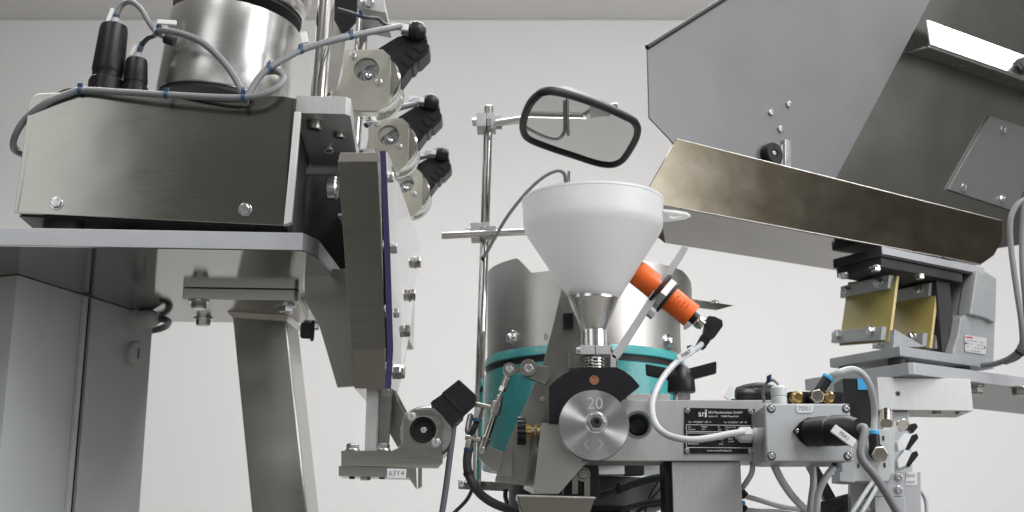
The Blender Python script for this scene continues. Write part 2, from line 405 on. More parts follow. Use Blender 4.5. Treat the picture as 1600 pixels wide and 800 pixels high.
T.add('shade_base_plate', MB().hexa([bb[0], bb[1], bb[1] + ZV * .003, bb[0] + ZV * .003], [q + bk * .94 for q in (bb[0], bb[1], bb[1] + ZV * .003, bb[0] + ZV * .003)]), 'dark_paint')  # dark colour put in for the shadow gap under the housing
for (u, w) in ((84, 0), (420, 0), (100, .22), (410, .22)):
    c = HB.p(u, 340) + HB.back * (.035 + w); c.z = zt + .0002
    T.add('rubber_foot', MB().cyl(c, at_z(c, HB.p(u, 333).z + .002 - (.004 if u > 300 else 0)), .020, seg=24, ch=.001), 'rubber')
T.bolt(HB.p(88, 318), HB.n, 8.5 * px(1.16), wash=1.3, h=.8)
T.bolt(HB.p(383, 327.5), HB.n, 8.5 * px(1.16), wash=1.3, h=.8)

# ------------------------------------------------------------------ drum on the housing
dc = P(349, 150, 1.31); dt = P(370, 31, 1.31); dax = (dt - dc).normalized(); dr = 106.5 * px(1.31); dl = (dt - dc).length
T = Thing('drive_drum', 'polished stainless drive drum with a dark joint ring below its lid', 'drum')
T.add('barrel', MB().lathe(dc - dax * .012, dax, [(0, 0), (0, dr * .985), (.002, dr), (dl + .004, dr), (dl + .004, 0)], 96), 'drum_steel')
T.add('seal_ring', MB().lathe(dc + dax * (dl + .0042), dax, [(0, 0), (0, dr * .995), (.004, dr * .995), (.004, 0)], 96), 'rubber')
T.add('lid', MB().lathe(dc + dax * (dl + .0084), dax, [(0, 0), (0, dr * 1.02), (.002, dr * 1.035), (.018, dr * 1.035), (.020, dr * 1.02), (.020, dr * 1.09), (.09, dr * 1.12), (.09, 0)], 96), 'drum_steel')
T.add('base_ring', MB().lathe(dc - dax * .0165, dax, [(0, 0), (0, dr * .97), (.004, dr * .97), (.004, 0)], 64), 'rubber')

# ------------------------------------------------------------------ black round connectors
def connector(lbl, u0, v0, u1, v1, w, d):
    t = Thing('cable_connector', lbl, 'connector', 'connectors on the feeder housing')
    a, b = P(u0, v0, d), P(u1, v1, d); ax = b - a; Ln = ax.length; ax.normalize(); r = w * px(d)
    t.add('shell', MB().lathe(a, ax, [(0, 0), (0, r * 1.12), (Ln * .2, r * 1.08), (Ln * .22, r * .98), (Ln * .29, r * .98), (Ln * .31, r * 1.03), (Ln * .34, r * 1.05), (Ln * .9, r * .93), (Ln * .97, r * .86), (Ln, r * .6), (Ln, 0)], 32), 'black_plastic')
    for k in range(14):
        an = 2 * math.pi * k / 14; x = ax.orthogonal().normalized(); y = ax.cross(x); dv = x * math.cos(an) + y * math.sin(an)
        t.add('grip_rib', MB().box(a + ax * Ln * .02 + dv * r * 1.06 - dv.cross(ax) * r * .06, dv.cross(ax) * r * .12, dv * r * .08, ax * Ln * .16), 'black_plastic')
    t.add('cable_nut', MB().lathe(b - ax * .001, ax, [(0, 0), (0, r * .42), (.007, r * .38), (.007, 0)], 16), 'cable_light')
    return b
k1 = connector('large black round cable connector standing on the feeder housing', 164, 148, 179, 38, 25, 1.25)
k2 = connector('small black round cable connector beside the large one', 210, 148, 214, 92, 19, 1.25)
def tie(T, c, d, r, m='tie_blue', tail=None, parent=None):
    d = Vector(d).normalized()
    mm = MB().lathe(Vector(c) - d * .0018, d, [(0, r * .98), (0, r * 1.16), (.0036, r * 1.16), (.0036, r * .98)], 14)
    x = tail and Vector(tail).normalized() or d.orthogonal().normalized()
    o = Vector(c) + x * r * .9; y = d.cross(x)
    mm.box(o - d * .002 - y * .002, d * .004, y * .004, x * .004)
    return T.add('cable_tie', mm, m, parent)
def cable(lbl, pts, rp, m, ties=(), name='cable', group=None, sub=6, cat='cable', tie_mat='tie_blue'):
    T = Thing(name, lbl, cat, group)
    pp = [P(u, v, d) for u, v, d in pts]; r = rp * px(pts[0][2])
    sh = T.add('sheath', MB().tube(pp, r, 12, sub), m)
    path = smooth(pp, 8)
    for (u, v) in ties:
        tgt = min(range(len(path)), key=lambda i: (project(path[i])[0] - u) ** 2 + (project(path[i])[1] - v) ** 2)
        i = max(1, min(len(path) - 2, tgt)); tie(T, path[i], path[i + 1] - path[i - 1], r, tie_mat, (0, -.3, 1))
    return T
def project(p):
    q = p - CAM; z = q.dot(FWD); return 800 + F * q.x / z, 400 - F * q.dot(UPV) / z
def tag(T, u, v, d, w, h, ang, txt=None, depth=.003, m='white_plastic', ts=.7, name='tag'):
    pl = FR(d); c = pl.p(u, v); s = px(d); ca, sa = math.cos(rad(ang)), math.sin(rad(ang))
    e = Vector((ca, 0, sa)); up = Vector((-sa, 0, ca))
    b = T.add(name, MB().box(c - e * w * s / 2 - up * h * s / 2, e * w * s, up * h * s, (0, depth, 0)), m, bev=min(.0008, depth * .25))
    if txt: T.text(txt, c + Vector((0, -.0003, 0)), e, up, h * s * ts, 'ink', parent=b)
    return b
cable_pts = [(180, 36, 1.25), (182, 24, 1.25), (191, 8, 1.25), (205, 3, 1.245), (220, 14, 1.24), (233, 35, 1.23), (244, 50, 1.225), (256, 57, 1.215), (263, 61, 1.21)]
T = cable('grey cable arching from the large round connector to a black ferrule', cable_pts, 4.6, 'cable_grey', [(182, 25)])
tag(T, 171, 24, 1.24, 6, 28, -16)
fc = P(263, 61, 1.212); T.add('ferrule', MB().cyl(fc + Vector((-.004, 0, .001)), fc + Vector((.007, 0, -.003)), .0055, seg=18, ch=.0008), 'rubber')
T = cable('short dark cable from the small round connector', [(214, 94, 1.25), (217, 82, 1.25), (222, 70, 1.25), (231, 60, 1.24), (243, 55, 1.23)], 4.2, 'cable_dark', [(219, 76)])
tag(T, 208, 78, 1.245, 6, 20, -22)
T = cable('grey cable curving down across the front of the drive drum', [(243, 52, 1.205), (256, 48, 1.195), (285, 53, 1.19), (315, 66, 1.188), (345, 92, 1.185), (366, 120, 1.18), (377, 142, 1.172), (384, 162, 1.165)], 5.6, 'cable_grey', [(249, 49), (380, 150)])
tag(T, 260, 34, 1.19, 32, 8, -4)
T = cable('grey cable lying along the top edge of the feeder housing', [(35, 241, 1.20), (22, 233, 1.185), (23, 214, 1.165), (40, 186, 1.158), (72, 161, 1.152), (105, 147, 1.152), (130, 141, 1.152), (190, 144, 1.150), (260, 148, 1.148), (340, 152, 1.148), (385, 152, 1.148), (415, 146, 1.15), (436, 134, 1.155), (443, 121, 1.165), (434, 112, 1.17), (418, 112, 1.175)], 5.4, 'cable_grey', [(124, 142), (258, 147), (379, 152)])
T = cable('black cable running beside the grey one along the housing edge', [(38, 243, 1.215), (23, 226, 1.20), (30, 203, 1.185), (55, 172, 1.18), (90, 147, 1.18), (130, 139, 1.175), (250, 149, 1.166), (370, 157, 1.1585), (392, 140, 1.165), (410, 118, 1.17), (440, 97, 1.175), (480, 76, 1.19), (520, 60, 1.205), (548, 52, 1.22)], 3.2, 'cable_dark')
T = cable('grey cable rising from the housing to the foremost black solenoid plug', [(383, 158, 1.156), (395, 136, 1.16), (408, 117, 1.163), (430, 100, 1.168), (470, 79, 1.18), (510, 66, 1.19), (560, 54, 1.205), (600, 46, 1.222), (625, 41, 1.238)], 5.6, 'cable_grey', [(419, 108), (469, 79), (547, 57)])
tag(T, 475, 58, 1.185, 11, 20, 14)
T = cable('thin black cable looping under the top clamp to the foremost plug', [(528, 14, 1.24), (548, 20, 1.235), (570, 27, 1.23), (590, 29, 1.235), (600, 37, 1.235), (612, 41, 1.24)], 3.0, 'cable_dark', [(565, 25)])

# ------------------------------------------------------------------ guide rods and clamp block
T = Thing('guide_rod_frame', 'aluminium clamp block carrying upright chrome guide rods beside the drum', 'guide frame')
GB = VP(4, 500, 165, 1.19)
cl = [GB.p(462, 150), GB.p(540, 153), GB.p(549, 155)]
z1, z0 = GB.p(500, 150).z, GB.p(500, 177.5).z
q0, q1 = at_z(GB.p(462, 165), z0), at_z(GB.p(540, 165), z0)
q2 = q1 + L.e * .005 + L.back * .006; q3 = q2 + L.back * .17; q4 = q0 + L.back * .17
T.add('clamp_block', MB().prism([q0, q1, q2, q3, q4], (0, 0, z1 - z0)), 'aluminium', bev=.0007)
T.bolt(onz(492, 190, z0), (0, 0, -1), .008, 'steel_dull', sock=True, wash=0, h=1.2)
T.bolt(onz(530, 208, z0), (0, 0, -1), .006, 'steel_dull', sock=True, wash=0, h=1.0)
ra, rb = P(496, 156, 1.235), P(512, -30, 1.235)
T.add('guide_rod', MB().cyl(at_z(ra, z0 + .004), rb, 13.5 * px(1.235), seg=40), 'chrome')
ra, rb = P(553, 172, 1.36), P(571, -30, 1.36)
T.add('guide_rod', MB().cyl(at_z(ra, z0 - .02), rb, 10.5 * px(1.36), seg=40), 'chrome')
T.add('upright_plate', MB().prism(FR(1.30).poly([(513, -30), (545, -30), (537, 75), (524, 143), (508, 147)]), (0, .008, 0)), 'steel_dull', bev=.0006)
T.add('web_plate', MB().prism(FR(1.285).poly([(524, -30), (560, -30), (556, 33), (536, 55), (522, 30)]), (0, .004, 0)), 'black_anodised')
kb = FR(1.30).poly([(556, 3), (600, -4), (603, 20), (560, 12)])
T.add('rod_clamp', MB().prism(kb, (0, .07, 0)), 'aluminium', bev=.001)
T.bolt(P(577, 4, 1.299), (0, -1, 0), .006, wash=0)
T.add('cross_bar', MB().box(P(474, 262, 1.33), (.055, 0, 0), (0, .01, 0), (0, 0, -.007)), 'aluminium')
T.add('back_rail', MB().prism([at_z(P(560, 240, 1.30), z0 - .12), at_z(P(584, 240, 1.30), z0 - .12), at_z(P(584, 240, 1.30), z0 - .12) + Vector((0, .60, 0)), at_z(P(560, 240, 1.30), z0 - .12) + Vector((0, .60, 0))], (0, 0, .12)), 'aluminium', bev=.0008)
T.add('rail_slot', MB().box(at_z(P(563, 240, 1.2995), z0 - .118), (.0025, 0, 0), (0, -.0004, 0), (0, 0, .116)), 'ink')
T.add('hanger_plate', MB().prism(FR(1.42).poly([(462, 178), (560, 178), (560, 470), (470, 470)]), (0, .006, 0)), 'dark_paint')
T.add('cross_bar', MB().box(P(528, 333, 1.24), (.012, 0, 0), (0, .17, 0), (0, 0, -.003)), 'zinc')
T.add('pivot_roller', MB().lathe(P(519, 293, 1.30), (1, 0, 0), [(-.006, 0), (-.006, .012), (-.004, .0135), (.004, .0135), (.006, .012), (.006, 0)], 28), 'zinc')
T.add('pivot_pin', MB().cyl(P(512, 293, 1.30), P(552, 293, 1.30), .003, seg=14), 'steel_dull')
T.bolt(P(515, 222, 1.30), (0, -.4, -1), .006, 'zinc', sock=True, wash=0, h=2.2)

# ------------------------------------------------------------------ solenoid units
def solenoid_unit():
    d = 1.25; s = px(d); pl = FR(d)
    t = Thing('solenoid_unit', 'foremost round solenoid on a yellowish bracket with black plug, beside the top clamp', 'solenoid', 'row of solenoid units behind the guard')
    hole = circ(pl.p(572.5, 108), 21 * s, XV, ZV)
    outl = [(539, 78), (598, 77), (610, 88), (608, 160), (592, 172), (552, 172), (545, 160), (538, 150), (517, 149), (516, 144), (526, 139), (532, 128), (535, 112), (535, 90)]
    br = t.add('bracket', MB().prism(pl.poly(outl), (0, .0035, 0), [hole]), 'zinc_yellow', bev=.0005)
    t.add('bracket_flange', MB().box(pl.p(552, 169) + Vector((0, .0036, 0)), XV * 40 * s, (0, .014, 0), ZV * -.003), 'zinc_yellow', br, bev=.0004)
    c = pl.p(579.5, 120) + Vector((0, .0045, 0)); R = 48 * s
    t.add('body', MB().lathe(c, YV, [(.010, 0), (.010, 24 * s), (0, 24 * s), (0, R * .93), (.003, R), (.010, R), (.012, R * .96), (.040, R * .96), (.042, R), (.052, R), (.055, R * .94), (.055, 0)], 56), 'solenoid_zinc')
    c2 = pl.p(574, 114) + Vector((0, .0142, 0))
    pg = t.add('plunger', MB().lathe(c2, -YV, [(0, 0), (0, 21 * s), (.001, 21 * s), (.001, 15 * s), (.003, 14.5 * s), (.003, 11 * s), (.001, 10.5 * s), (.005, 9.5 * s), (.005, 6.5 * s), (.003, 6 * s), (.007, 5 * s), (.0078, 2 * s), (.0078, 0)], 40), 'zinc')
    t.bolt(pl.p(551.5, 87), -YV, 6.5 * s, wash=0, h=.7)
    t.bolt(pl.p(592, 129), -YV, 6.5 * s, wash=0, h=.7)
    pk = FR(1.262)
    po = [(590, 76), (606, 66), (621, 57), (640, 52), (661, 62), (671, 70), (670, 81), (655, 96), (651, 96), (646, 105), (642, 105), (627, 125), (622, 126), (611, 92)]
    pb = t.add('plug_housing', MB().prism(pk.poly(po), (0, .030, 0)), 'black_plastic', bev=.0016)
    for k in range(4):
        t.add('plug_rib', MB().prism(pk.poly([(628 + k * 10, 117 - k * 11.5), (634 + k * 10, 110 - k * 11.5), (622 + k * 9, 98 - k * 10), (617 + k * 9, 104 - k * 10)], .0012), (0, .003, 0)), 'black_plastic', pb, bev=.0004)
    gx = Vector((1, .12, -.10)).normalized(); g0 = P(633, 46, 1.258)
    t.add('gland', MB().lathe(g0, gx, [(.004, 0), (.004, 12 * s), (.006, 15.5 * s), (.012, 17.5 * s), (.018, 15.5 * s), (.022, 10 * s), (.0235, 0)], 28), 'black_plastic', pb)
    t.add('gland_nut', MB().lathe(g0 - gx * .004, gx, [(0, 0), (0, 10 * s), (.008, 13 * s), (.0085, 0)], 8), 'cable_grey', pb, bev=.0005)
    t.add('gland_neck', MB().prism(pk.poly([(630, 62), (668, 64), (664, 44), (640, 44)]), (0, .020, 0)), 'black_plastic', pb, bev=.002)
    tg = tag(t, 624, 41, 1.245, 30, 11, -6, None, .004, 'label_white')
    t.add('faded_print', MB().box(P(616, 42.5, 1.2446), XV * 15 * s, ZV * 4 * s, (0, -.0001, 0)), 'gland_grey', tg)
    return t
SOL = solenoid_unit()
for i, (lbl, pts) in enumerate((('grey cable behind the upper clamp leading to the middle solenoid plug', [(572, 196, 1.44), (585, 184, 1.45), (605, 174, 1.46), (630, 167, 1.475), (650, 162, 1.49)]),
                 ('short grey cable leading to the rearmost solenoid plug', [(622, 254, 1.70), (640, 249, 1.71), (655, 246, 1.73), (670, 242, 1.745)]))):
    cable(lbl, pts, 5, 'cable_violet', [(615, 170)] if i == 0 else [])

# ------------------------------------------------------------------ chute guard with clear cover
T = Thing('chute_guard', 'tall upright steel chute guard with clear acrylic side cover', 'guard')
G1 = FR(1.13)
zc = [G1.p(528, 235), G1.p(590, 235), G1.p(590, 252), G1.p(604, 546), G1.p(604, 605), G1.p(551, 604), G1.p(549, 547), G1.p(528, 252)]
m = MB()
rows = [[G1.p(530, 234) + Vector((0, .008, 0)), G1.p(590, 234) + Vector((0, .008, 0))], [G1.p(528, 252), G1.p(590, 252)], [G1.p(549, 547), G1.p(604, 546)], [G1.p(551, 604) + Vector((0, .012, 0)), G1.p(604, 605) + Vector((0, .012, 0))]]
for ra_ in rows: pass
vs = []; 
for r0 in rows: vs += [r0[0], r0[1], Vector((r0[1].x, 1.25, r0[1].z)), Vector((r0[0].x, 1.25, r0[0].z))]
fs = [(0, 1, 2, 3), (15, 14, 13, 12)]
for i in range(3):
    for k in range(4):
        j = (k + 1) % 4; fs.append((i * 4 + k, i * 4 + j, i * 4 + 4 + j, i * 4 + 4 + k))
m.add(vs, fs)
T.add('front_bar', m, 'housing_steel', bev=.0005, ang=7)
T.add('side_plate', MB().prism(FR(1.262).poly([(476, 420), (556, 420), (556, 603), (527, 605), (499, 510), (476, 470)]), (0, .006, 0)), 'panel_steel', bev=.0006)
T.bolt(P(489, 517, 1.262), Vector((-1, -.25, 0)), .009, 'dark_paint', name='knob_screw', wash=1.2, h=1.2)
def AC(v, y, dx=0.0):               # point on the cover's outer face (sheet runs back in depth)
    f = max(0, min(1, (v - 236) / 369.)); u = 601.5 + 11 * f
    q = P(u, v, 1.13); return q
near = [(236, 602.5), (275, 604.5), (400, 610), (545, 614.5), (607, 611)]
far = [(240, 607), (262, 615), (385, 657), (410, 654.5), (520, 640), (585, 629), (612, 622)]
xo = lambda u, v, y: P(u, v, y)
nr = [P(u, v, 1.128) for v, u in near]
def far_pt(u, v):                    # choose the depth at which the cover plane (fitted x = a + b*z) is met
    x_at = lambda z: nr[0].x + (nr[-1].x - nr[0].x) * (z - nr[0].z) / (nr[-1].z - nr[0].z)
    lo_, hi_ = 1.1, 2.2
    for _ in range(40):
        md = (lo_ + hi_) / 2; q = P(u, v, md)
        if q.x < x_at(q.z): hi_ = md
        else: lo_ = md
    return P(u, v, lo_)
fr = [far_pt(u, v) for v, u in far]
th = Vector((-.0050, 0, 0))
T.add('clear_cover', MB().prism(nr + fr[::-1], th), 'acrylic', label='clear acrylic cover sheet')
ne = [q + Vector((.0001, -.0008, 0)) for q in nr]
mm = MB()
for a, b in zip(ne, ne[1:]): mm.hexa([a, b, b + th * 1.1, a + th * 1.1], [q + Vector((0, .0006, 0)) for q in (a, b, b + th * 1.1, a + th * 1.1)])
T.add('cover_edge', mm, 'acrylic_edge')
cn = Vector((1, 0, 0))
for (u, v) in ((607, 277), (612.5, 388), (616, 489), (618, 578)):
    T.bolt(far_pt(u, v), cn, .0052, 'zinc', name='cover_screw', wash=1.15, h=.8)
for (u, v) in ((650, 410), (641, 461), (632, 517), (623, 581)):
    T.bolt(far_pt(u - 1, v), cn, .0068, 'steel_dull', name='cover_nut', wash=1.15, h=.8)
T.add('standoff', MB().cyl(far_pt(611, 350) - Vector((.03, 0, 0)), far_pt(611, 350) - Vector((.0052, 0, 0)), .006), 'zinc')

# ------------------------------------------------------------------ lower ejector under the guard
T = Thing('ejector_bracket', 'lower solenoid ejector on an L shaped steel bracket marked 63Y4', 'solenoid')
d = 1.13; s = px(d); pl = FR(d)
T.add('upright_bar', MB().prism([P(573, 604, 1.15), P(590, 604, 1.15), P(587, 706, 1.15), P(569.5, 706, 1.15)], (0, .016, 0)), 'aluminium', bev=.0005)
T.add('rail_side', MB().prism([P(589, 606, 1.17), P(612, 606, 1.17), P(606, 704, 1.17), P(586, 704, 1.17)], (0, .01, 0)), 'steel_dull')
T.add('gusset', MB().prism(FR(1.205).poly([(589, 606), (614, 607), (634, 645), (640, 690), (622, 700), (588, 640)]), (0, .004, 0)), 'steel_dull')
T.add('brace', MB().prism(FR(1.19).poly([(611, 609), (618, 609), (637, 645), (631, 647)]), (0, .008, 0)), 'chrome', bev=.0005)
out = [(533, 704), (612, 704), (622, 700), (628, 691), (629, 655), (634, 647), (648, 640), (672, 640), (686, 648), (691, 660), (691, 723), (683, 731), (533, 728)]
hole = circ(pl.p(661, 672), 20.5 * s, XV, ZV)
T.add('bracket', MB().prism(pl.poly(out), (0, .012, 0), [hole]), 'brushed_steel', bev=.0006)
T.add('clamp_strip', MB().prism(pl.poly([(529, 727.5), (641, 731.5), (641, 747), (529, 743.5)], -.0005), (0, .03, 0)), 'brushed_steel', bev=.0006)
lb = T.add('label', MB().prism(pl.poly([(605, 732), (635, 733), (634, 747), (604.5, 746)], .0004), (0, .0008, 0)), 'label_white', bev=.0002)
T.text('63Y4', pl.p(619.5, 739.5, .0006), XV, ZV, 11.5 * s, 'cable_grey', parent=lb)
T.add('wedge', MB().prism(pl.poly([(641, 731), (650, 731), (651, 765), (640, 749)], .0008), (0, .004, 0)), 'brushed_steel', bev=.0004)
T.add('wedge', MB().prism(pl.poly([(653, 731), (659, 731), (659, 760), (653, 764)], .0), (0, .004, 0)), 'steel_dull', bev=.0004)
for (u, v) in ((551, 704), (599, 704)):
    T.bolt(P(u, v, 1.136), ZV, 10 * s, wash=1.15, h=.85)
T.bolt(P(571, 745, 1.142), -ZV, 8.5 * s, wash=0, h=.7)
for u in (550, 597): T.add('screw_end', MB().cyl(P(u, 742, 1.14), P(u, 748.5, 1.14), 4.5 * s, seg=14), 'dark_paint')
c = pl.p(664, 674) + Vector((0, .0125, 0)); R = 43 * s
T.add('solenoid_body', MB().lathe(c, YV, [(.009, 0), (.009, 23 * s), (0, 23 * s), (0, R * .93), (.003, R), (.010, R), (.012, R * .96), (.045, R * .96), (.048, R * .9), (.048, 0)], 56), 'zinc')
pg = T.add('plunger_cap', MB().lathe(pl.p(661, 672) + Vector((0, .0132, 0)), -YV, [(0, 0), (0, 20 * s), (.009, 20 * s), (.009, 16 * s), (.006, 15 * s), (.006, 0)], 40), 'black_plastic')
T.bolt(pl.p(662, 672, -.0075), -YV, 5 * s, 'zinc', pg, 'screw', wash=0, h=.6, sock=True)
for (u, v) in ((642.5, 651.5), (680.5, 692)): T.bolt(pl.p(u, v), -YV, 5.5 * s, name='screw', wash=1.4, h=.5, sock=True)
pk = FR(1.132)
pb = T.add('plug_housing', MB().prism(pk.poly([(672, 631), (675, 626), (690, 616), (692, 612), (717, 592.5), (744, 617), (742, 627), (722, 645), (722, 650), (706, 667), (698, 658), (690, 647)]), (0, .032, 0)), 'black_plastic', bev=.0012)
T.add('plug_band', MB().prism(pk.poly([(690, 615), (693, 611), (724, 643), (721, 647)], .0008), (0, .034, 0)), 'black_plastic', pb, bev=.0004)
T = cable('dark violet grey cable hanging from the lower ejector plug', [(709, 655, 1.147), (708.5, 668, 1.147), (706, 690, 1.147), (702, 720, 1.147), (697, 760, 1.147), (690, 805, 1.147), (680, 860, 1.15)], 4.8, 'cable_violet')
# ================================================================== stand post, cross rods, mirror
T = Thing('stand_post', 'tall polished steel post with two cross clamps behind the bowl', 'post')
pt, pb_ = P(764, 166, 1.505), P(744.5, 762, 1.505)
T.add('post', MB().cyl(pb_, pt, 7.3 * px(1.505), seg=28, ch=.0008), 'chrome')
def clamp(c, tilt, sc=1.0):
    s = px(1.50) * sc; o = P(c[0], c[1], 1.493); e = Vector((math.cos(tilt), 0, math.sin(tilt))); u = Vector((-math.sin(tilt), 0, math.cos(tilt)))
    f = Vector((0, -1, 0))
    for (x0, x1) in ((-17, -1.5), (0.2, 14)):
        T.add('clamp', MB().box(o + e * x0 * s - u * 12 * s + f * .010, e * (x1 - x0) * s, u * 23 * s, -f * .034), 'aluminium', bev=.0007)
    T.add('clamp', MB().box(o + e * 6 * s - u * 19 * s + f * .014, e * 18 * s, u * 22 * s, -f * .004), 'aluminium', bev=.0007)
    T.bolt(o - e * 17 * s, -e, 6.5 * s, wash=1.1, h=.9)
    T.bolt(o + e * 3 * s + f * .010 + u * 1 * s, f, 3 * s, wash=0, h=.4, sock=True)
clamp((761, 190), .04); clamp((752, 361), .04)
T = Thing('cross_rod', 'upper polished cross rod running behind the mirror', 'rod', 'cross rods on the post')
T.add(None or 'cross_rod', MB().cyl(P(774, 193, 1.478), P(965, 166, 1.46), 6.0 * px(1.47), seg=24, ch=.0006), 'chrome')
T = Thing('cross_rod', 'lower polished cross rod passing behind the white funnel', 'rod', 'cross rods on the post')
T.add('cross_rod', MB().cyl(P(690, 368.5, 1.482), P(920, 357.5, 1.475), 5.6 * px(1.48), seg=24, ch=.0006), 'chrome')

T = Thing('mirror', 'black framed oblong mirror tilted on the upper cross rod', 'mirror')
mo = [(843.5, 142.5), (860, 140), (890, 146), (940, 162.5), (987.5, 183.5), (998.5, 193.5), (1001, 204), (996, 220), (977.5, 247.5), (965, 256), (952, 258), (932, 255), (895, 243.5), (860, 232.5), (827.5, 220), (816, 211), (812.5, 197.5), (816, 180), (827.5, 157.5)]
al = rad(1.0); mn = Vector((0.0, -math.sin(al), -math.cos(al))).normalized()
mc = P(907, 199, 1.325)
def onm(u, v, off=0.0):
    dd = ray(u, v); q = mc + mn * off; return CAM + dd * ((q - CAM).dot(mn) / dd.dot(mn))
loop = smooth([onm(u, v) for u, v in mo] + [onm(*mo[0])], 4)[:-1]
cen = sum(loop, Vector()) / len(loop)
inn = [q + (cen - q).normalized() * .0075 for q in loop]
ctr = [q + (cen - q).normalized() * .0035 for q in loop]
fr_ = MB(); n = len(loop); seg = 10; rb = 6.3 * px(1.33); vs = []; fs = []
for i in range(n):
    t = (ctr[(i + 1) % n] - ctr[i - 1]).normalized(); y = t.cross(mn).normalized()
    for k in range(seg):
        a = 2 * math.pi * k / seg; vs.append(ctr[i] + y * (rb * math.cos(a)) + mn * (rb * 1.1 * math.sin(a)))
for i in range(n):
    for k in range(seg):
        j = (i + 1) % n; l = (k + 1) % seg; fs.append((i * seg + k, i * seg + l, j * seg + l, j * seg + k))
fr_.add(vs, fs)
T.add('frame', fr_, 'rubber')
T.add('glass', MB().prism([q + mn * .0008 for q in inn], -mn * .002), 'mirror_glass')
T.add('back_shell', MB().hexa([], []) if False else (lambda: (lambda b: b.add([q - mn * .002 for q in inn] + [q + (cen - q) * .3 - mn * .022 for q in inn], [tuple(range(n)), tuple(range(2 * n - 1, n - 1, -1))] + [(i, (i + 1) % n, n + (i + 1) % n, n + i) for i in range(n)]))(MB()))(), 'black_plastic')
T.add('mount', MB().cyl(cen - mn * .02, P(930, 171, 1.465), .006, seg=16), 'steel_dull')

# ================================================================== bowl feeder
bd = 1.40; bs = px(bd)
bc = P(912, 545, bd)
zr = P(912, 553, 1.30).z
T = Thing('bowl_feeder', 'vibrating bowl feeder with notched stainless bowl on a teal painted drive', 'bowl feeder')
Rb = 151 * bs
def shell(cx, cy, R, z0_, zfun, a0, a1, nseg, th_):
    vs = []; fs = []
    for i in range(nseg + 1):
        a = a0 + (a1 - a0) * i / nseg; x, y = math.cos(a), math.sin(a); zz = zfun(a)
        for rr_ in (R, R - th_):
            vs.append((cx + x * rr_, cy + y * rr_, z0_)); vs.append((cx + x * rr_, cy + y * rr_, zz))
    for i in range(nseg):
        o = i * 4; p = o + 4
        fs += [(o, p, p + 1, o + 1), (o + 2, o + 3, p + 3, p + 2), (o + 1, p + 1, p + 3, o + 3), (o, o + 2, p + 2, p)]
    fs += [(0, 1, 3, 2), (nseg * 4, nseg * 4 + 2, nseg * 4 + 3, nseg * 4 + 1)]
    return MB().add(vs, fs)
bx, by = bc.x, bc.y
z_hi = P(800, 404, by - Rb * .7).z; z_lo = P(845, 424, by - Rb * .9).z
def zprof(a):
    x = bx + Rb * math.cos(a); y = by + Rb * math.sin(a)
    u, v = project(Vector((x, y, z_hi)))
    if math.sin(a) > .1: return z_lo - .02
    if u < 808: return z_hi
    if u < 830: return z_hi + (z_lo - z_hi) * (u - 808) / 22
    return z_lo
T.add('bowl', shell(bx, by, Rb, P(912, 548, by - Rb).z, zprof, -math.pi * 1.5, math.pi * .5, 220, .002), 'bowl_steel', ang=30)
T.add('outer_track', shell(bx + .004, by + .02, Rb * 1.12, P(1060, 492, by - .04).z, lambda a: P(1040, 404, by - .10).z - max(0, (a + .55)) * .02, -1.15, .25, 40, .002), 'bowl_steel', ang=30)
T.add('track_arm', MB().prism([P(1075, 466, 1.46), P(1146, 477, 1.43), P(1120, 484, 1.43), P(1072, 478, 1.46)], (0, 0.004, 0)), 'steel_dull', bev=.0004)
T.bolt(P(1117, 474, 1.431), (0, 0, 1), .004, wash=1.2)
Rt = 155 * bs
zt0 = P(912, 545, by - Rt).z
T.add('teal_rim', MB().lathe((bx, by, zt0), -ZV, [(-.006, 0), (-.006, Rt * .985), (-.002, Rt * 1.0), (.0035, Rt * 1.012), (.0045, Rt * 1.0), (.0045, 0)], 96), 'teal_paint')
T.add('bowl_floor', MB().lathe((bx, by, zt0 + .0064), ZV, [(0, 0), (0, Rb * .975), (.002, Rb * .975), (.012, 0)], 64), 'bowl_steel')
T.add('gap_seal', MB().lathe((bx, by, zt0 - .0046), -ZV, [(0, 0), (0, Rt * .985), (.0065, Rt * .985), (.0065, 0)], 96), 'rubber')
zb0 = zt0 - .0112
hb = zb0 - P(912, 722, by - Rt).z
T.add('drive_body', MB().lathe((bx, by, zb0), -ZV, [(0, 0), (0, Rt * .985), (.0012, Rt * .998), (hb * .8, Rt * 1.02), (hb * .985, Rt * 1.02), (hb, Rt * 1.01), (hb, 0)], 96), 'teal_paint')
for (u, v) in ((801, 529), (1043, 535)):
    dd = ray(u, v); lo_ = 1.2; 
    y = 1.2
    while (P(u, v, y).xy - Vector((bx, by))).length > Rb and y < 1.5: y += .0005
    q = P(u, v, y); nn = Vector((q.x - bx, q.y - by, 0)).normalized()
    m = MB().cyl(q - nn * .001, q + nn * .002, .0088, seg=24, ch=.0004); m.lathe(q + nn * .0018, nn, [(0, 0), (0, .0062), (.002, .0062), (.004, .005), (.0052, .0028), (.0056, 0)], 8)
    T.add('dome_screw', m, 'zinc')
q = P(857, 526, by - Rb * .93)
nn = Vector((q.x - bx, q.y - by, 0)).normalized(); q2 = Vector((bx, by, q.z)) + nn * (Rb + .0002)
T.text('0 1', q2, Vector((-nn.y, nn.x, 0)), ZV, .0088, 'engrave_dark')
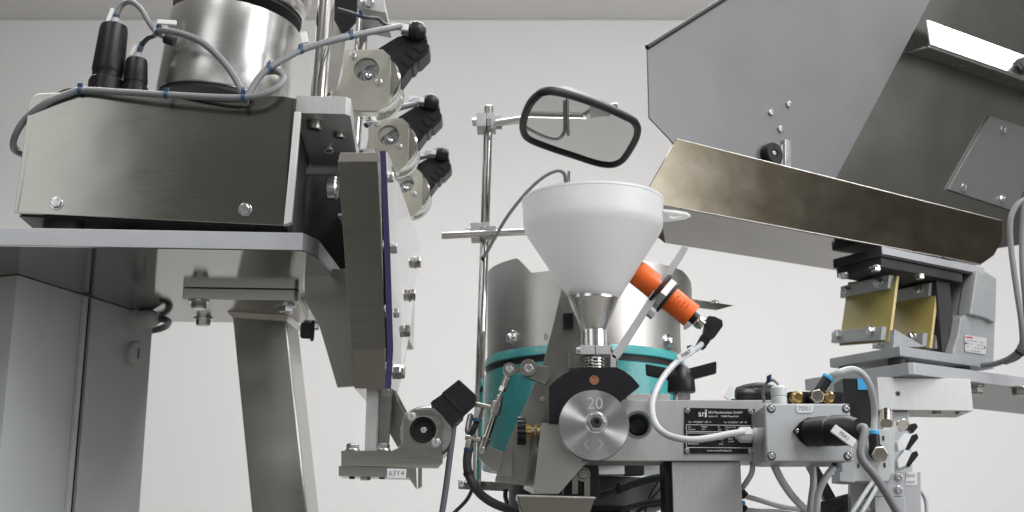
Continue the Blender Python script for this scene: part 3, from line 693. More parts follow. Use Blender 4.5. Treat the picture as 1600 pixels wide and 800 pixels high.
# drive base and stand below
zq = zb0 - hb
T.add('rail', MB().box(Vector((bx - .01, by - .105, zq - .0115)), (.044, 0, 0), (0, .03, 0), (0, 0, .0105)), 'white_plastic')
T.add('rail', MB().box(Vector((bx + .0342, by - .104, zq - .0115)), (.020, 0, 0), (0, .03, 0), (0, 0, .0105)), 'rubber')
T.add('base', MB().lathe((bx, by, zq - .012), -ZV, [(0, 0), (0, .085), (.03, .085), (.034, .075), (.034, 0)], 48), 'dark_paint')
T.add('pedestal', MB().box(Vector((bx - .045, by - .045, 0)), (.09, 0, 0), (0, .09, 0), (0, 0, zq - .046)), 'dark_paint', bev=.002)
T.add('post_rail', MB().prism([P(716, 750, 1.545), P(860, 757, 1.40), P(860, 771, 1.40), P(716, 764, 1.545)], (.004, .006, 0)), 'steel_dull', bev=.0006)
T.bolt(P(722, 756.5, 1.535), (-.2, -1, 0), .004, wash=1.2, sock=True)

# ================================================================== funnel stand: back plate, chute, tray
T = Thing('dosing_bracket', 'dull stainless bracket plate and chute below the funnel with black sector plate', 'bracket')
BP = FR(1.235)
T.add('back_plate', MB().prism(BP.poly([(880, 440), (900, 446), (965, 560), (965, 690), (905, 735), (842, 762), (773, 752), (782, 720), (796, 686), (830, 612), (848, 570), (866, 500)]), (0, .003, 0)), 'steel_dull', bev=.0004)
T.add('chute_plate', MB().prism(FR(1.165).poly([(846, 661), (882, 661), (890, 690), (919, 719), (873, 772), (833, 772)]), (0, .0025, 0)), 'light_sheet', bev=.0005)
T.add('chute_side', MB().prism([P(846, 661, 1.166), P(833, 772, 1.166), P(818, 764, 1.234), P(833, 663, 1.234)], (.0018, 0, 0)), 'steel_dull')
T.add('spring_holder', MB().box(P(889, 575, 1.222), (.042, 0, 0), (0, .0125, 0), (0, 0, .016)), 'steel_dull', bev=.0006)
T.add('link_arm', MB().prism(FR(1.222).poly([(822, 568), (858, 573), (860, 588), (853, 601), (838, 594), (815, 588)]), (0, .012, 0)), 'steel_dull', bev=.0008)
T.bolt(P(847, 624, 1.234), -YV, .0025, wash=0)
sp = [(858, 661), (858, 603), (868, 594), (880, 585), (893, 578), (905, 573.5), (963, 573.5), (975, 579), (988, 589), (1000, 603), (971, 626), (960, 661)]
sec = T.add('sector_plate', MB().prism(FR(1.125).poly(sp), (0, .012, 0)), 'black_anodised', bev=.0006)
T.add('copper_plug', MB().lathe(P(928.5, 594, 1.1252), -YV, [(0, 0), (0, .0045), (.0006, .0043), (.0003, 0)], 20), 'copper', sec)
T.add('side_block', MB().box(P(876, 700, 1.19), (.05, 0, 0), (0, .035, 0), (0, 0, .06)), 'dark_paint', bev=.001)
T.add('lower_block', MB().prism(FR(1.20).poly([(885, 722), (935, 722), (938, 775), (880, 775)]), (0, .05, 0)), 'dark_paint', bev=.0008)
T.bolt(P(911, 741, 1.199), -YV, .0055, 'steel_dull', wash=1.3)
T.add('guide_strip', MB().prism(FR(1.195).poly([(894, 735), (903, 735), (903, 772), (894, 772)]), (0, .003, 0)), 'steel_dull')
T.add('guide_strip', MB().prism(FR(1.195).poly([(913, 748), (922, 748), (922, 778), (913, 778)]), (0, .003, 0)), 'steel_dull')

T = Thing('catch_tray', 'small open stainless catch tray under the chute', 'tray')
a0 = [P(808, 775, 1.13), P(929, 778, 1.13)]; dpt = Vector((0, .07, 0)); b0_ = [P(826, 850, 1.13), P(907, 850, 1.13)]
t4 = [a0[0], a0[1], a0[1] + dpt, a0[0] + dpt]; b4 = [b0_[0] + Vector((0, .01, 0)), b0_[1] + Vector((0, .01, 0)), b0_[1] + Vector((0, .06, 0)), b0_[0] + Vector((0, .06, 0))]
for i in range(4):
    j = (i + 1) % 4; ctrp = (a0[0] + a0[1]) / 2 + dpt * .5; inw = (ctrp - (t4[i] + t4[j]) / 2); inw.z = 0; inw = inw.normalized() * .0012
    T.add('wall_sheet', MB().hexa([t4[i], t4[j], b4[j], b4[i]], [q + inw for q in (t4[i], t4[j], b4[j], b4[i])]), 'brushed_steel')
T.add('floor_sheet', MB().prism(b4, (0, 0, .001)), 'brushed_steel')
for i in range(4):
    j = (i + 1) % 4; T.add('rim_wire', MB().cyl(t4[i], t4[j], .0012, seg=8), 'zinc')

# ------------------------------------------------------------------ indexing disc
T = Thing('indexing_disc', 'round turned steel disc engraved 20 with a central hex nut', 'disc')
dcn = P(928, 664, 1.105); Rd = 54.5 * px(1.105)
dk = T.add('disc', MB().lathe(dcn + Vector((0, .018, 0)), -YV, [(0, 0), (0, Rd * .985), (.0006, Rd), (.0172, Rd), (.018, Rd * .985), (.018, 0)], 128), 'disc_steel')
s = px(1.105)
T.text('20', P(929.5, 631, 1.1047), XV, ZV, 26 * s, 'engrave')
for (cx_, sg) in ((917, -1), (938, 1)):
    m = MB(); tip = P(cx_ + 4 * sg, 694.5, 1.1047)
    for sv in (-1, 1):
        e_ = tip + Vector((-7 * sg * s, 0, 7 * sv * s)); dd = (e_ - tip).normalized(); w_ = Vector((-dd.z, 0, dd.x)) * .7 * s
        m.prism([tip + w_, tip - w_, e_ - w_, e_ + w_], (0, -.0001, 0))
    T.add('arrow_mark', m, 'engrave')
for u in (922, 927, 932): T.add('dot_mark', MB().box(P(u, 695.5, 1.1047), (.9 * s, 0, 0), (0, -.0001, 0), (0, 0, .9 * s)), 'engrave')
nc = P(931, 661, 1.105)
T.add('washer', MB().lathe(nc, -YV, [(-.001, 0), (-.001, 17 * s), (.0012, 17 * s), (.0014, 16 * s), (.0014, 0)], 32), 'zinc')
nu = T.add('nut', MB().lathe(nc - Vector((0, .0014, 0)), -YV, [(0, 0), (0, 15.5 * s), (.0062, 15.5 * s), (.0072, 13.3 * s), (.0072, 9.3 * s), (.004, 9 * s), (.004, 0)], 6, ph=.25), 'zinc', bev=.0003)
T.add('stud', MB().lathe(nc - Vector((0, .005, 0)), -YV, [(0, 0), (0, 8.4 * s), (.004, 8.4 * s), (.0045, 7.4 * s), (.0045, 4.4 * s), (.002, 4.2 * s), (.002, 0)], 20), 'dark_paint', nu)
T.add('shaft', MB().cyl(P(928, 664, 1.123), P(928, 664, 1.15), 20 * s, seg=24), 'steel_dull')

# ------------------------------------------------------------------ funnel
fx = 1.20; fs_ = px(fx)
T = Thing('funnel', 'translucent white plastic funnel seated in a turned aluminium collar', 'funnel')
ftop = P(926, 318, fx); fb = P(927.5, 455, fx)
zt_ = P(926, 315, fx).z; zs = P(926, 358, fx).z; zn = P(926, 470, fx).z
Rr = 113 * fs_; Rn = 37 * fs_
o = Vector((ftop.x, ftop.y, zn)); H = zt_ - zn; hs = zs - zn
prof = [(-.012, Rn * .7), (0, Rn), (hs - .006, Rr * .94), (hs - .002, Rr * .972), (hs + .002, Rr * .987), (hs + .006, Rr * .992), (H - .003, Rr * 1.0), (H - .0025, Rr * 1.008), (H, Rr * 1.008), (H, Rr * .985), (hs + .001, Rr * .975), (hs - .002, Rr * .955), (0, Rn * .93), (-.012, Rn * .62), (-.012, Rn * .7)]
T.add('cone', MB().lathe(o, ZV, prof, 96), 'funnel_plastic', ang=40)
lug = [P(1034, 318, 1.20), P(1050, 319, 1.20), P(1068, 323, 1.19), P(1077, 330, 1.18), P(1070, 337, 1.17), P(1052, 341, 1.165), P(1032, 342, 1.165)]
zl = P(1040, 331, 1.18).z
lc = Vector((o.x + Rr * .96, o.y, zl)); lug = []
lw = .020; ll = .030
lug = [lc + Vector((0, -lw, 0)), lc + Vector((ll * .45, -lw * .8, 0)), lc + Vector((ll * .85, -lw * .45, 0)), lc + Vector((ll, 0, 0)), lc + Vector((ll * .85, lw * .45, 0)), lc + Vector((ll * .45, lw * .8, 0)), lc + Vector((0, lw, 0))]
T.add('hanging_lug', MB().prism(lug, (0, 0, .003), [circ(lc + Vector((ll * .5, 0, 0)), .0062, XV, YV, 20)]), 'funnel_plastic', bev=.0006)
# collar
def zz(v): return P(927, v, fx).z
oc = Vector((P(927.5, 480, fx).x, o.y, zz(456)))
def t_(v): return zz(456) - zz(v)
pr = [(0.002, Rn * .80), (0, 38.5 * fs_), (0.0006, 39.5 * fs_), (t_(470), 39.5 * fs_), (t_(472), 38.5 * fs_), (t_(515), 21.5 * fs_), (t_(517), 20.5 * fs_), (t_(545), 20.5 * fs_), (t_(545), 9 * fs_), (t_(480), 12 * fs_), (.002, Rn * .80)]
T.add('collar', MB().lathe(oc, -ZV, pr, 72), 'bright_aluminium', ang=25)
ck = oc - ZV * t_(543)
hz_ = t_(557) - t_(543)
sc_ = T.add('split_clamp', MB().box(ck + Vector((-23 * fs_, -22 * fs_, -hz_)), (22.4 * fs_, 0, 0), (0, 44 * fs_, 0), (0, 0, hz_)), 'aluminium', bev=.0005)
T.add('split_clamp', MB().box(ck + Vector((.6 * fs_, -22 * fs_, -hz_)), (23 * fs_, 0, 0), (0, 44 * fs_, 0), (0, 0, hz_)), 'aluminium', bev=.0005)
T.bolt(ck + Vector((-23 * fs_, -8 * fs_, -hz_ * .5)), -XV, .0038, wash=1.2, sock=True)
T.add('stub', MB().box(P(880, 512, 1.222), (.010, 0, 0), (0, .012, 0), (0, 0, .015)), 'black_plastic', bev=.001)
cs = oc - ZV * t_(557); hsz = t_(576) - t_(557)
m = MB(); pts = [cs + Vector((14 * fs_ * math.cos(a * .5), 14 * fs_ * math.sin(a * .5), -hsz * a / 50.)) for a in range(0, 51)]
T.add('spring', MB().sweep(pts, .0013, 8), 'chrome')
T.add('tube', MB().cyl(cs, cs - ZV * hsz, 11 * fs_, seg=24), 'nickel')
T = cable('thin grey sensor cable arching over into a steel sleeve at the funnel', [(756, 402, 1.49), (762, 392, 1.485), (775, 368, 1.47), (795, 335, 1.45), (825, 298, 1.43), (850, 276, 1.42), (870, 267, 1.415), (880, 270, 1.41), (883.5, 282, 1.41), (884, 325, 1.41)], 2.8, 'cable_mid')
T.add('sleeve', MB().cyl(P(888.5, 330, 1.41), P(888.5, 268, 1.41), 2.5 * px(1.4), seg=14), 'chrome')
T.add('end_cap', MB().cyl(P(756, 401, 1.491), P(754, 405, 1.495), 3.2 * px(1.5), seg=12), 'rubber')
T.add('holder', MB().cyl(P(886, 325, 1.41), P(886, 359, 1.474), .003, seg=10), 'chrome')
T.add('sensor_tab', MB().prism(FR(1.44).poly([(925, 325), (957, 328), (955, 352), (924, 348)]), (0, .002, 0), [circ(P(942, 343, 1.44), .003, XV, ZV, 12)]), 'zinc')
T.add('tab_holder', MB().cyl(P(935, 345, 1.443), P(915, 358, 1.474), .003, seg=10), 'chrome')

# ------------------------------------------------------------------ orange sensor
T = Thing('sensor_bracket', 'slanted flat steel strip holding the orange sensor', 'bracket')
SD = 1.205
T.add('strip', MB().prism(FR(SD).poly([(1067, 383), (1076, 387), (970, 556), (962, 562), (955, 556), (958, 551)]), (0, .022, 0)), 'aluminium', bev=.0004)
T.add('strip_foot', MB().prism(FR(SD).poly([(954, 551), (963, 556), (962, 574), (953.5, 574)]), (0, .022, 0)), 'aluminium', bev=.0004)
T = Thing('proximity_sensor', 'orange cylindrical sensor with lock nuts aimed at the funnel', 'sensor')
sa, sb_ = P(994.5, 425, SD + .011), P(1081, 494, SD + .011); sax = (sb_ - sa).normalized(); SL = (sb_ - sa).length; ss = px(SD)
sr = 20.5 * ss
SE = T.add('barrel', MB().lathe(sa, sax, [(0, 0), (0, sr * .97), (.0006, sr), (SL * .985, sr), (SL, sr * .97), (SL, 0)], 48), 'orange_plastic')
T.add('sensing_face', MB().lathe(sa - sax * .0028, sax, [(0, 0), (0, sr * .9), (.0027, sr * .95), (.0027, 0)], 40), 'black_plastic')
def al_(f): return sa + sax * SL * f
T.add('washer', MB().cyl(al_(.385), al_(.43), sr * 1.55, seg=40, ch=.0004), 'rubber')
T.add('lock_nut', MB().cyl(al_(.455), al_(.555), sr * 1.5, seg=6, ph=.4), 'aluminium', bev=.0005)
T.add('washer', MB().cyl(al_(.557), al_(.595), sr * 1.42, seg=40, ch=.0004), 'rubber')
up_ = sax.cross(YV).normalized(); up_ = up_ if up_.z > 0 else -up_
T.add('key_block', MB().box(al_(.40) - up_ * sr * 1.7 - YV * .006, sax * .013, up_ * -.006, YV * .012), 'teal_paint' if False else 'cast_paint', bev=.001)
m = MB()
for k in range(4):
    for j in range(5):
        if (k * 3 + j * 2) % 5 == 1: continue
        m.box(al_(.68 + .06 * k) - YV * (sr + .0003) + up_ * sr * (-.42 + .17 * j), up_ * sr * .11, sax * .0008, YV * .0008)
T.add('fine_print', m, 'print_red', SE)
T.add('slit', MB().cyl(al_(.72) + up_ * sr * .80 - YV * sr * .55, al_(.97) + up_ * sr * .80 - YV * sr * .55, .0006, seg=8), 'rubber', SE)
T.add('neck', MB().cyl(al_(.99), sb_ + sax * .006, .0062, seg=24), 'black_plastic')
T = Thing('elbow_connector', 'black elbow plug with knurled nut on the orange sensor', 'connector')
n0 = sb_ + sax * .0062
m = MB(); m.lathe(n0, sax, [(0, 0), (0, .0062), (.001, .0068), (.006, .0068), (.0065, .0058), (.0085, .0058), (.0085, 0)], 20)
T.add('knurled_nut', m, 'nickel')
for k in range(20):
    pass
EP = FR(SD + .006)
T.add('elbow', MB().prism(EP.poly([(1103, 502), (1107, 493), (1117, 494), (1129, 500), (1130, 509), (1117, 527), (1112, 529), (1107, 537), (1101, 545), (1088, 538), (1096, 523), (1099, 520)]), (0, .012, 0)), 'black_plastic', bev=.0011)
for k in range(3): T.add('grip_rib', MB().prism(EP.poly([(1091 + k * 3.6, 537 - k * 6), (1103 + k * 3.6, 544 - k * 6), (1104 + k * 3.6, 542 - k * 6), (1092 + k * 3.6, 535 - k * 6)], .0008), (0, .002, 0)), 'black_plastic')
T = cable('light grey sensor cable looping down to the gland beside the nameplate', [(1096, 538, 1.21), (1088, 545, 1.20), (1070, 556, 1.185), (1048, 575, 1.15), (1029, 602, 1.11), (1019, 632, 1.085), (1023, 660, 1.07), (1038, 677, 1.06), (1060, 685, 1.055), (1085, 687, 1.055), (1110, 684, 1.058), (1140, 678, 1.064), (1162, 675, 1.068)], 4.7, 'cable_light', [(1083, 560)])
tag(T, 1072, 553, 1.165, 30, 12, 33, '70B7', .004, 'label_white')

# ------------------------------------------------------------------ air cylinder linkage
T = Thing('air_cylinder', 'slim pneumatic cylinder with rod end eye and hose fittings', 'pneumatic cylinder')
ld = 1.215; ls = px(ld); LP = lambda u, v, o=0: P(u, v, ld + o)
eye = LP(796, 578)
m = MB().lathe(eye + Vector((0, -.005, 0)), YV, [(0, 5.5 * ls), (0, 10.5 * ls), (.010, 10.5 * ls), (.010, 5.5 * ls), (0, 5.5 * ls)], 32)
T.add('rod_end', m, 'steel_dull', bev=.0004)
T.bolt(eye + Vector((0, -.004, 0)), -YV, 6 * ls, wash=0, sock=True, h=.5)
T.add('pivot_bearing', MB().lathe(LP(825.5, 576) + Vector((0, -.008, 0)), YV, [(0, 0), (0, 13 * ls), (.016, 13 * ls), (.016, 0)], 32), 'steel_dull', bev=.0005)
T.bolt(LP(826, 576, -.008), -YV, 7 * ls, 'zinc', wash=0, sock=True, h=.5)
T.add('pivot_link', MB().box(LP(803, 582, .001), (11 * ls, 0, 0), (0, .004, 0), (0, 0, 8 * ls)), 'steel_dull')
def seg_(a, b, r, m_, nm, sg=20, o=0): T.add(nm, MB().cyl(LP(*a, o), LP(*b, o), r * ls, seg=sg, ch=.0004), m_)
seg_((793, 588), (786, 607), 5.5, 'nickel', 'rod_end_shank')
seg_((787, 604), (784, 612), 6.2, 'nickel', 'lock_nut', 6)
seg_((784, 611), (780, 622), 2.4, 'chrome', 'piston_rod')
seg_((782, 619), (776, 632), 6, 'steel_dull', 'head_cap')
seg_((777, 628), (772, 648), 9, 'steel_dull', 'head_cap')
seg_((773, 645), (758, 690), 6.2, 'chrome', 'barrel')
seg_((760, 684), (753, 702), 9, 'steel_dull', 'end_cap', 20)
seg_((772, 638), (741, 631), 3.8, 'nickel', 'banjo_arm', 14, -.001)
seg_((757, 690), (727, 683), 4.2, 'nickel', 'banjo_arm', 14, -.001)
seg_((750, 637), (745, 657), 7, 'steel_dull', 'hose_fitting', 6)
seg_((735, 686), (732, 702), 7, 'steel_dull', 'hose_fitting', 6)
seg_((746, 654), (745, 659), 7.6, 'tie_blue', 'release_ring')
seg_((732.5, 700), (732, 705), 7.6, 'tie_blue', 'release_ring')
T.add('clevis', MB().prism(FR(ld - .004).poly([(745, 698), (757, 694), (786, 706), (780, 737), (770, 736), (748, 716)]), (0, .010, 0)), 'steel_dull', bev=.0006)
T.bolt(LP(753, 704, -.005), -YV, 5 * ls, wash=1.1)
T.add('mounting_lug', MB().prism(FR(ld + .004).poly([(776, 710), (800, 700), (800, 744), (776, 744)]), (0, .018, 0)), 'steel_dull')
cable('dark air hose between the two fittings of the slim cylinder', [(745, 658, ld), (741, 668, ld + .012), (735, 678, ld + .02), (731, 672, ld + .035), (735, 650, ld + .06)], 5, 'cable_dark', name='air_hose', cat='hose')
T = cable('thick dark air hose curving down from the lower cylinder fitting', [(732, 703, ld), (730, 720, ld), (732, 740, ld), (741, 760, ld), (758, 778, ld + .01), (785, 792, ld + .02), (830, 803, ld + .05), (900, 815, ld + .1)], 7, 'cable_dark', [(733, 741)], name='air_hose', cat='hose', tie_mat='rubber')
cable('thin dark cable trailing below the post rail', [(738, 764, 1.50), (730, 780, 1.5), (716, 795, 1.5), (695, 815, 1.5)], 3, 'cable_dark')
cable('short black hose dropping behind the thick air hose', [(790, 764, 1.42), (790, 778, 1.42), (796, 792, 1.40), (812, 812, 1.38)], 3.6, 'cable_dark', name='air_hose', cat='hose')
T = Thing('knurled_knob', 'black knurled thumb knob on a brass stud left of the chute', 'knob')
kc = P(808, 673, 1.205); m = MB(); nk = 16
vs = []
pts = [kc + Vector((0, math.cos(2 * math.pi * i / 32) * (.0125 + .0012 * (i % 2)), math.sin(2 * math.pi * i / 32) * (.0125 + .0012 * (i % 2)))) for i in range(32)]
T.add('grip', MB().prism(pts, (.0085, 0, 0)), 'black_plastic', bev=.0008)
T.add('hub', MB().cyl(kc + Vector((.0084, 0, 0)), kc + Vector((.0135, 0, 0)), .006, seg=20), 'brass')
T.add('stud', MB().cyl(kc + Vector((.0130, 0, 0)), kc + Vector((.030, 0, 0)), .0038, seg=16), 'nickel')
T.add('lock_nut', MB().cyl(kc + Vector((.0165, 0, 0)), kc + Vector((.0205, 0, 0)), .0062, seg=6), 'brass')
# ================================================================== beam, nameplate, column
d = 1.145; s = px(d); BM = FR(d)
T = Thing('support_beam', 'grey aluminium beam with a round bore and black nameplate on a square column', 'beam')
hb_ = circ(BM.p(997, 663.5), 19.5 * s, XV, ZV, 36)
bmz1 = BM.p(1090, 625).z; bmz0 = BM.p(1090, 720).z
bl_, br2 = BM.p(908, 672).x, BM.p(1215, 672).x
T.add('beam', MB().prism([Vector((bl_, d, bmz0)), Vector((br2, d, bmz0)), Vector((br2, d, bmz1)), Vector((bl_, d, bmz1))], (0, .055, 0), [hb_]), 'aluminium', bev=.0007)
T.add('bore_ring', MB().lathe(BM.p(997, 663.5, .0003), YV, [(0, 17.5 * s), (0, 21.5 * s), (.004, 19.4 * s), (.004, 17.5 * s), (0, 17.5 * s)], 40), 'steel_dull')
T.add('bore_plug', MB().lathe(BM.p(997, 663.5) + Vector((0, .014, 0)), YV, [(0, 0), (-.003, 11 * s), (-.004, 12 * s), (0, 13 * s), (0, 18.4 * s), (.004, 18.4 * s), (.004, 0)], 32), 'dark_paint')
T.add('top_plate', MB().box(Vector((BM.p(980, 620).x, d + .006, bmz1 + .0002)), (68 * s, 0, 0), (0, .045, 0), (0, 0, .0065)), 'aluminium', bev=.0006)
T.add('small_screw', MB().cyl(Vector((BM.p(1027, 620).x, d + .015, bmz1 + .0066)), Vector((BM.p(1027, 620).x, d + .015, bmz1 + .010)), .004, seg=6), 'zinc')
T.add('column', MB().box(Vector((BM.p(1050.5, 722).x, d + .003, 0)), (105.5 * s, 0, 0), (0, .05, 0), (0, 0, bmz0 - .0004)), 'aluminium', bev=.001)
T.add('column_seal', MB().box(Vector((BM.p(1040, 722).x, d + .008, 0)), (10.2 * s, 0, 0), (0, .04, 0), (0, 0, bmz0 - .0004)), 'black_anodised')
npx = [(1069.5, 637), (1179.5, 639), (1179.5, 709), (1068.5, 708.5)]
npl = T.add('nameplate', MB().prism(BM.poly(npx, .0010), (0, .0010, 0)), 'nameplate_black', bev=.0002, label='black nameplate with white lettering')
for (u, v) in ((1074.5, 642), (1173, 643.5), (1074, 704), (1173, 705)):
    T.add('rivet', MB().lathe(BM.p(u, v, .0010), -YV, [(0, 0), (0, 4.6 * s), (.0008, 4.2 * s), (.0016, 2.8 * s), (.0016, 1.8 * s), (.0004, 1.6 * s), (.0004, 0)], 18), 'zinc', npl)
def np_text(tx, u, v, hpx, al='LEFT', w=1.0, m='print_white'):
    T.text(tx, BM.p(u, v, .00105), XV, ZV, hpx * s, m, parent=npl, align=al, w=w)
np_text('sn', 1090.5, 646.5, 14, w=1.05)
m = MB()
for a_, b_ in (((1101.5, 641), (1104, 641)), ((1101, 651), (1104, 651))): m.box(BM.p(a_[0], a_[1] + .8, .0011), (4 * s * .8, 0, 0), (0, -.00005, 0), (0, 0, 1.5 * s))
m.box(BM.p(1103, 651.8, .0011), (1.4 * s, 0, 0), (0, -.00005, 0), (0, 0, 11.5 * s))
T.add('logo_bracket', m, 'print_white', npl)
np_text('SN Maschinenbau GmbH', 1107, 644.5, 5.4, w=.95)
np_text('Bohnle 23     51688 Wipperfürth', 1107, 650.5, 3.8, w=.92)
np_text('Tel.: +49 (0)2267 - 699 - 0', 1075, 659.5, 3.6, w=.92)
np_text('Fax: +49 (0)2267 - 699 - 40', 1131, 660, 3.6, w=.88)
for (u, v, tx) in ((1075, 667, 'Typ'), (1096, 667, 'MBD60'), (1122, 667.5, 'Bj.'), (1133, 667.5, 'Maschinen-Nr.'), (1075, 671, 'Masch.Nr.'), (1096, 671, '1679'), (1122, 671.5, 'kVA'), (1133, 671.5, '1017'),
                   (1075, 693.5, 'Betriebsdruck'), (1124, 686, '230 V'), (1138, 686, '50 Hz'), (1128, 690, '6'), (1138, 690, '0,4 kW'), (1124, 694, 'IP 54')):
    np_text(tx, u, v, 3.2, w=.9)
np_text('www.sn-maschinenbau.de', 1124, 704, 3.8, 'CENTER', .95)
m = MB()
def ln(u0, v0, u1, v1):
    a_ = BM.p(u0, v0, .0011); b_ = BM.p(u1, v1, .0011); dd = (b_ - a_).normalized(); w_ = Vector((-dd.z, 0, dd.x)) * .35 * s
    m.prism([a_ + w_, a_ - w_, b_ - w_, b_ + w_], (0, -.00004, 0))
for q in ((1072.5, 663.5, 1176, 665), (1072.5, 663.5, 1072.5, 674), (1072.5, 674, 1176, 675), (1072.5, 676.5, 1150, 677), (1072.5, 676.5, 1072.5, 699), (1072.5, 699, 1176, 700)): ln(*q)
T.add('ruled_line', m, 'print_white', npl)

T = Thing('wing_knob', 'black three winged clamping knob on top of the beam', 'knob')
kc = Vector((P(1064, 600, d + .03).x, d + .028, bmz1 + .0003)); ks = px(d + .02)
T.add('stem_nut', MB().cyl(kc, kc + ZV * 16 * ks, 13.5 * ks, seg=6, ph=.2), 'zinc', bev=.0004)
T.add('stem', MB().cyl(kc + ZV * 16 * ks, kc + ZV * 19 * ks, 9 * ks, seg=20), 'zinc')
T.add('stop_pin', MB().cyl(kc + Vector((-24 * ks, 0, .0)), kc + Vector((-24 * ks, 0, 14 * ks)), 5 * ks, seg=14), 'zinc')
hk = kc + ZV * 17 * ks
T.add('hub', MB().lathe(hk, ZV, [(0, 0), (0, 20.5 * ks), (3 * ks, 22 * ks), (20 * ks, 21 * ks), (34 * ks, 17 * ks), (42 * ks, 9 * ks), (43 * ks, 0)], 36), 'black_plastic')
for an in (-8, 172 - 10, 82):
    dv = Vector((math.cos(rad(an)), math.sin(rad(an)), 0)); sv = Vector((-dv.y, dv.x, 0)) * 6 * ks
    z0_, z1_, z2_, z3_ = 18 * ks, 37 * ks, 29 * ks, 48 * ks
    A4 = [hk + dv * 10 * ks + ZV * z0_, hk + dv * 55 * ks + ZV * z2_, hk + dv * 56 * ks + ZV * z3_, hk + dv * 10 * ks + ZV * z1_]
    T.add('wing', MB().hexa([q - sv for q in A4], [q + sv for q in A4]), 'black_plastic', bev=.0018)

# ------------------------------------------------------------------ junction box 70X1
T = Thing('junction_box', 'light grey junction box marked 70X1 with a black round plug socket', 'junction box')
jd = 1.075; js = px(jd); JP = FR(jd)
jz1 = JP.p(1260, 630.5).z; jz0 = JP.p(1260, 721).z; jx0 = JP.p(1197, 675).x; jx1 = JP.p(1331, 675).x
T.add('body', MB().box(Vector((jx0 + .0006, jd + .0095, jz0 + .0005)), (jx1 - jx0 - .0012, 0, 0), (0, .0595, 0), (0, 0, jz1 - jz0 - .001)), 'cast_paint', bev=.003)
T.add('lid', MB().box(Vector((jx0, jd, jz0)), (jx1 - jx0, 0, 0), (0, .0085, 0), (0, 0, jz1 - jz0)), 'box_paint', bev=.0022)
T.add('seal', MB().box(Vector((jx0 + .001, jd + .0086, jz0 + .001)), (jx1 - jx0 - .002, 0, 0), (0, .0008, 0), (0, 0, jz1 - jz0 - .002)), 'rubber')
for (u, v) in ((1205, 638.5), (1322.5, 638.5), (1205.5, 712.5), (1325, 712.5)):
    T.add('screw_well', MB().lathe(JP.p(u, v, .0002), -YV, [(0, 0), (0, 6.6 * js), (.0002, 6.6 * js), (.0002, 0)], 22), 'dark_paint')
    T.bolt(JP.p(u, v, .0006), -YV, 4.6 * js, 'zinc', name='lid_screw', wash=0, sock=True, h=.35)
lb = T.add('label', MB().prism(JP.poly([(1244.5, 632), (1271, 632), (1270, 642.5), (1267, 645), (1247, 645), (1244.5, 642)], .0008), (0, .0008, 0)), 'label_white', bev=.0002)
T.text('70X1', JP.p(1257.5, 638.5, .0010), XV, ZV, 10.5 * js, 'cable_grey', parent=lb, w=.9)
# black socket
sc0 = JP.p(1266, 675)
fl_ = [(1239, 673), (1250, 660), (1262, 652), (1290, 652), (1294, 675), (1290, 696), (1262, 697), (1250, 688)]
sk = T.add('socket_flange', MB().prism(JP.poly(fl_, .0035), (0, .0034, 0)), 'black_plastic', bev=.0008)
T.bolt(JP.p(1246, 673.5, .0036), -YV, 3.2 * js, 'zinc', sk, 'screw', wash=0, sock=True, h=.4)
cax = Vector((.70, -.70, -.03)).normalized(); so = JP.p(1264, 675, .003)
pr_ = [(0, 0), (0, 21 * js), (.007, 21 * js), (.008, 23 * js), (.020, 23 * js), (.021, 21.5 * js), (.023, 21.5 * js), (.024, 23.5 * js), (.036, 23 * js), (.041, 20.5 * js), (.047, 16 * js), (.047, 0)]
T.add('plug', MB().lathe(so, cax, pr_, 40), 'black_plastic')
pend = so + cax * .047
# gland towards the beam
gz = P(1176, 676, 1.075)
g0 = Vector((jx0, jd + .018, gz.z)); 
T.add('gland', MB().lathe(g0 + Vector((.0004, 0, 0)), -XV, [(0, 0), (0, 11 * js), (.008, 11 * js), (.0085, 9 * js), (.010, 9 * js)], 28), 'gland_grey')
T.add('gland_nut', MB().lathe(g0 - Vector((.0098, 0, 0)), -XV, [(0, 0), (0, 12.5 * js), (.009, 12.5 * js), (.0105, 11 * js), (.012, 7 * js), (.0135, 6 * js), (.0135, 0)], 8), 'gland_grey', bev=.0003)
# top gland
tg0 = Vector((P(1217.5, 628, jd + .02).x, jd + .02, jz1 - .0002))
T.add('top_gland', MB().lathe(tg0, ZV, [(0, 0), (0, 12.5 * js), (14 * js, 12.5 * js), (14.5 * js, 11.6 * js), (16 * js, 11.6 * js), (16.5 * js, 12.6 * js), (29 * js, 12.4 * js), (33 * js, 9 * js), (33 * js, 0)], 12), 'gland_grey', bev=.0004)
T.add('mount_rail', MB().box(Vector((P(1234, 628, jd + .025).x, jd + .018, jz1 + .0002)), (62 * js, 0, 0), (0, .02, 0), (0, 0, .0018)), 'zinc')
# cables of the box
q_ = pend
T = Thing('cable', 'thick grey cable leaving the round plug of the junction box', 'cable')
s0 = pend - cax * .004
u0, v0 = project(s0)
pp = [s0, s0 + cax * .010, P(1345, 712, 1.030), P(1366, 742, 1.030), P(1388, 776, 1.035), P(1408, 812, 1.04), P(1430, 860, 1.05)]
T.add('sheath', MB().tube(pp, 6.6 * px(1.03), 14), 'cable_grey')
tag(T, 1319, 681, 1.018, 40, 14, -38, '70X1', .0035, 'label_white', .6)
T = cable('thin grey cable looping behind the white top gland', [(1194, 628, 1.13), (1192, 612, 1.125), (1198, 598, 1.12), (1208, 594, 1.115), (1217, 602, 1.105), (1218, 612, 1.10)], 2.4, 'cable_grey', [(1205, 602)])

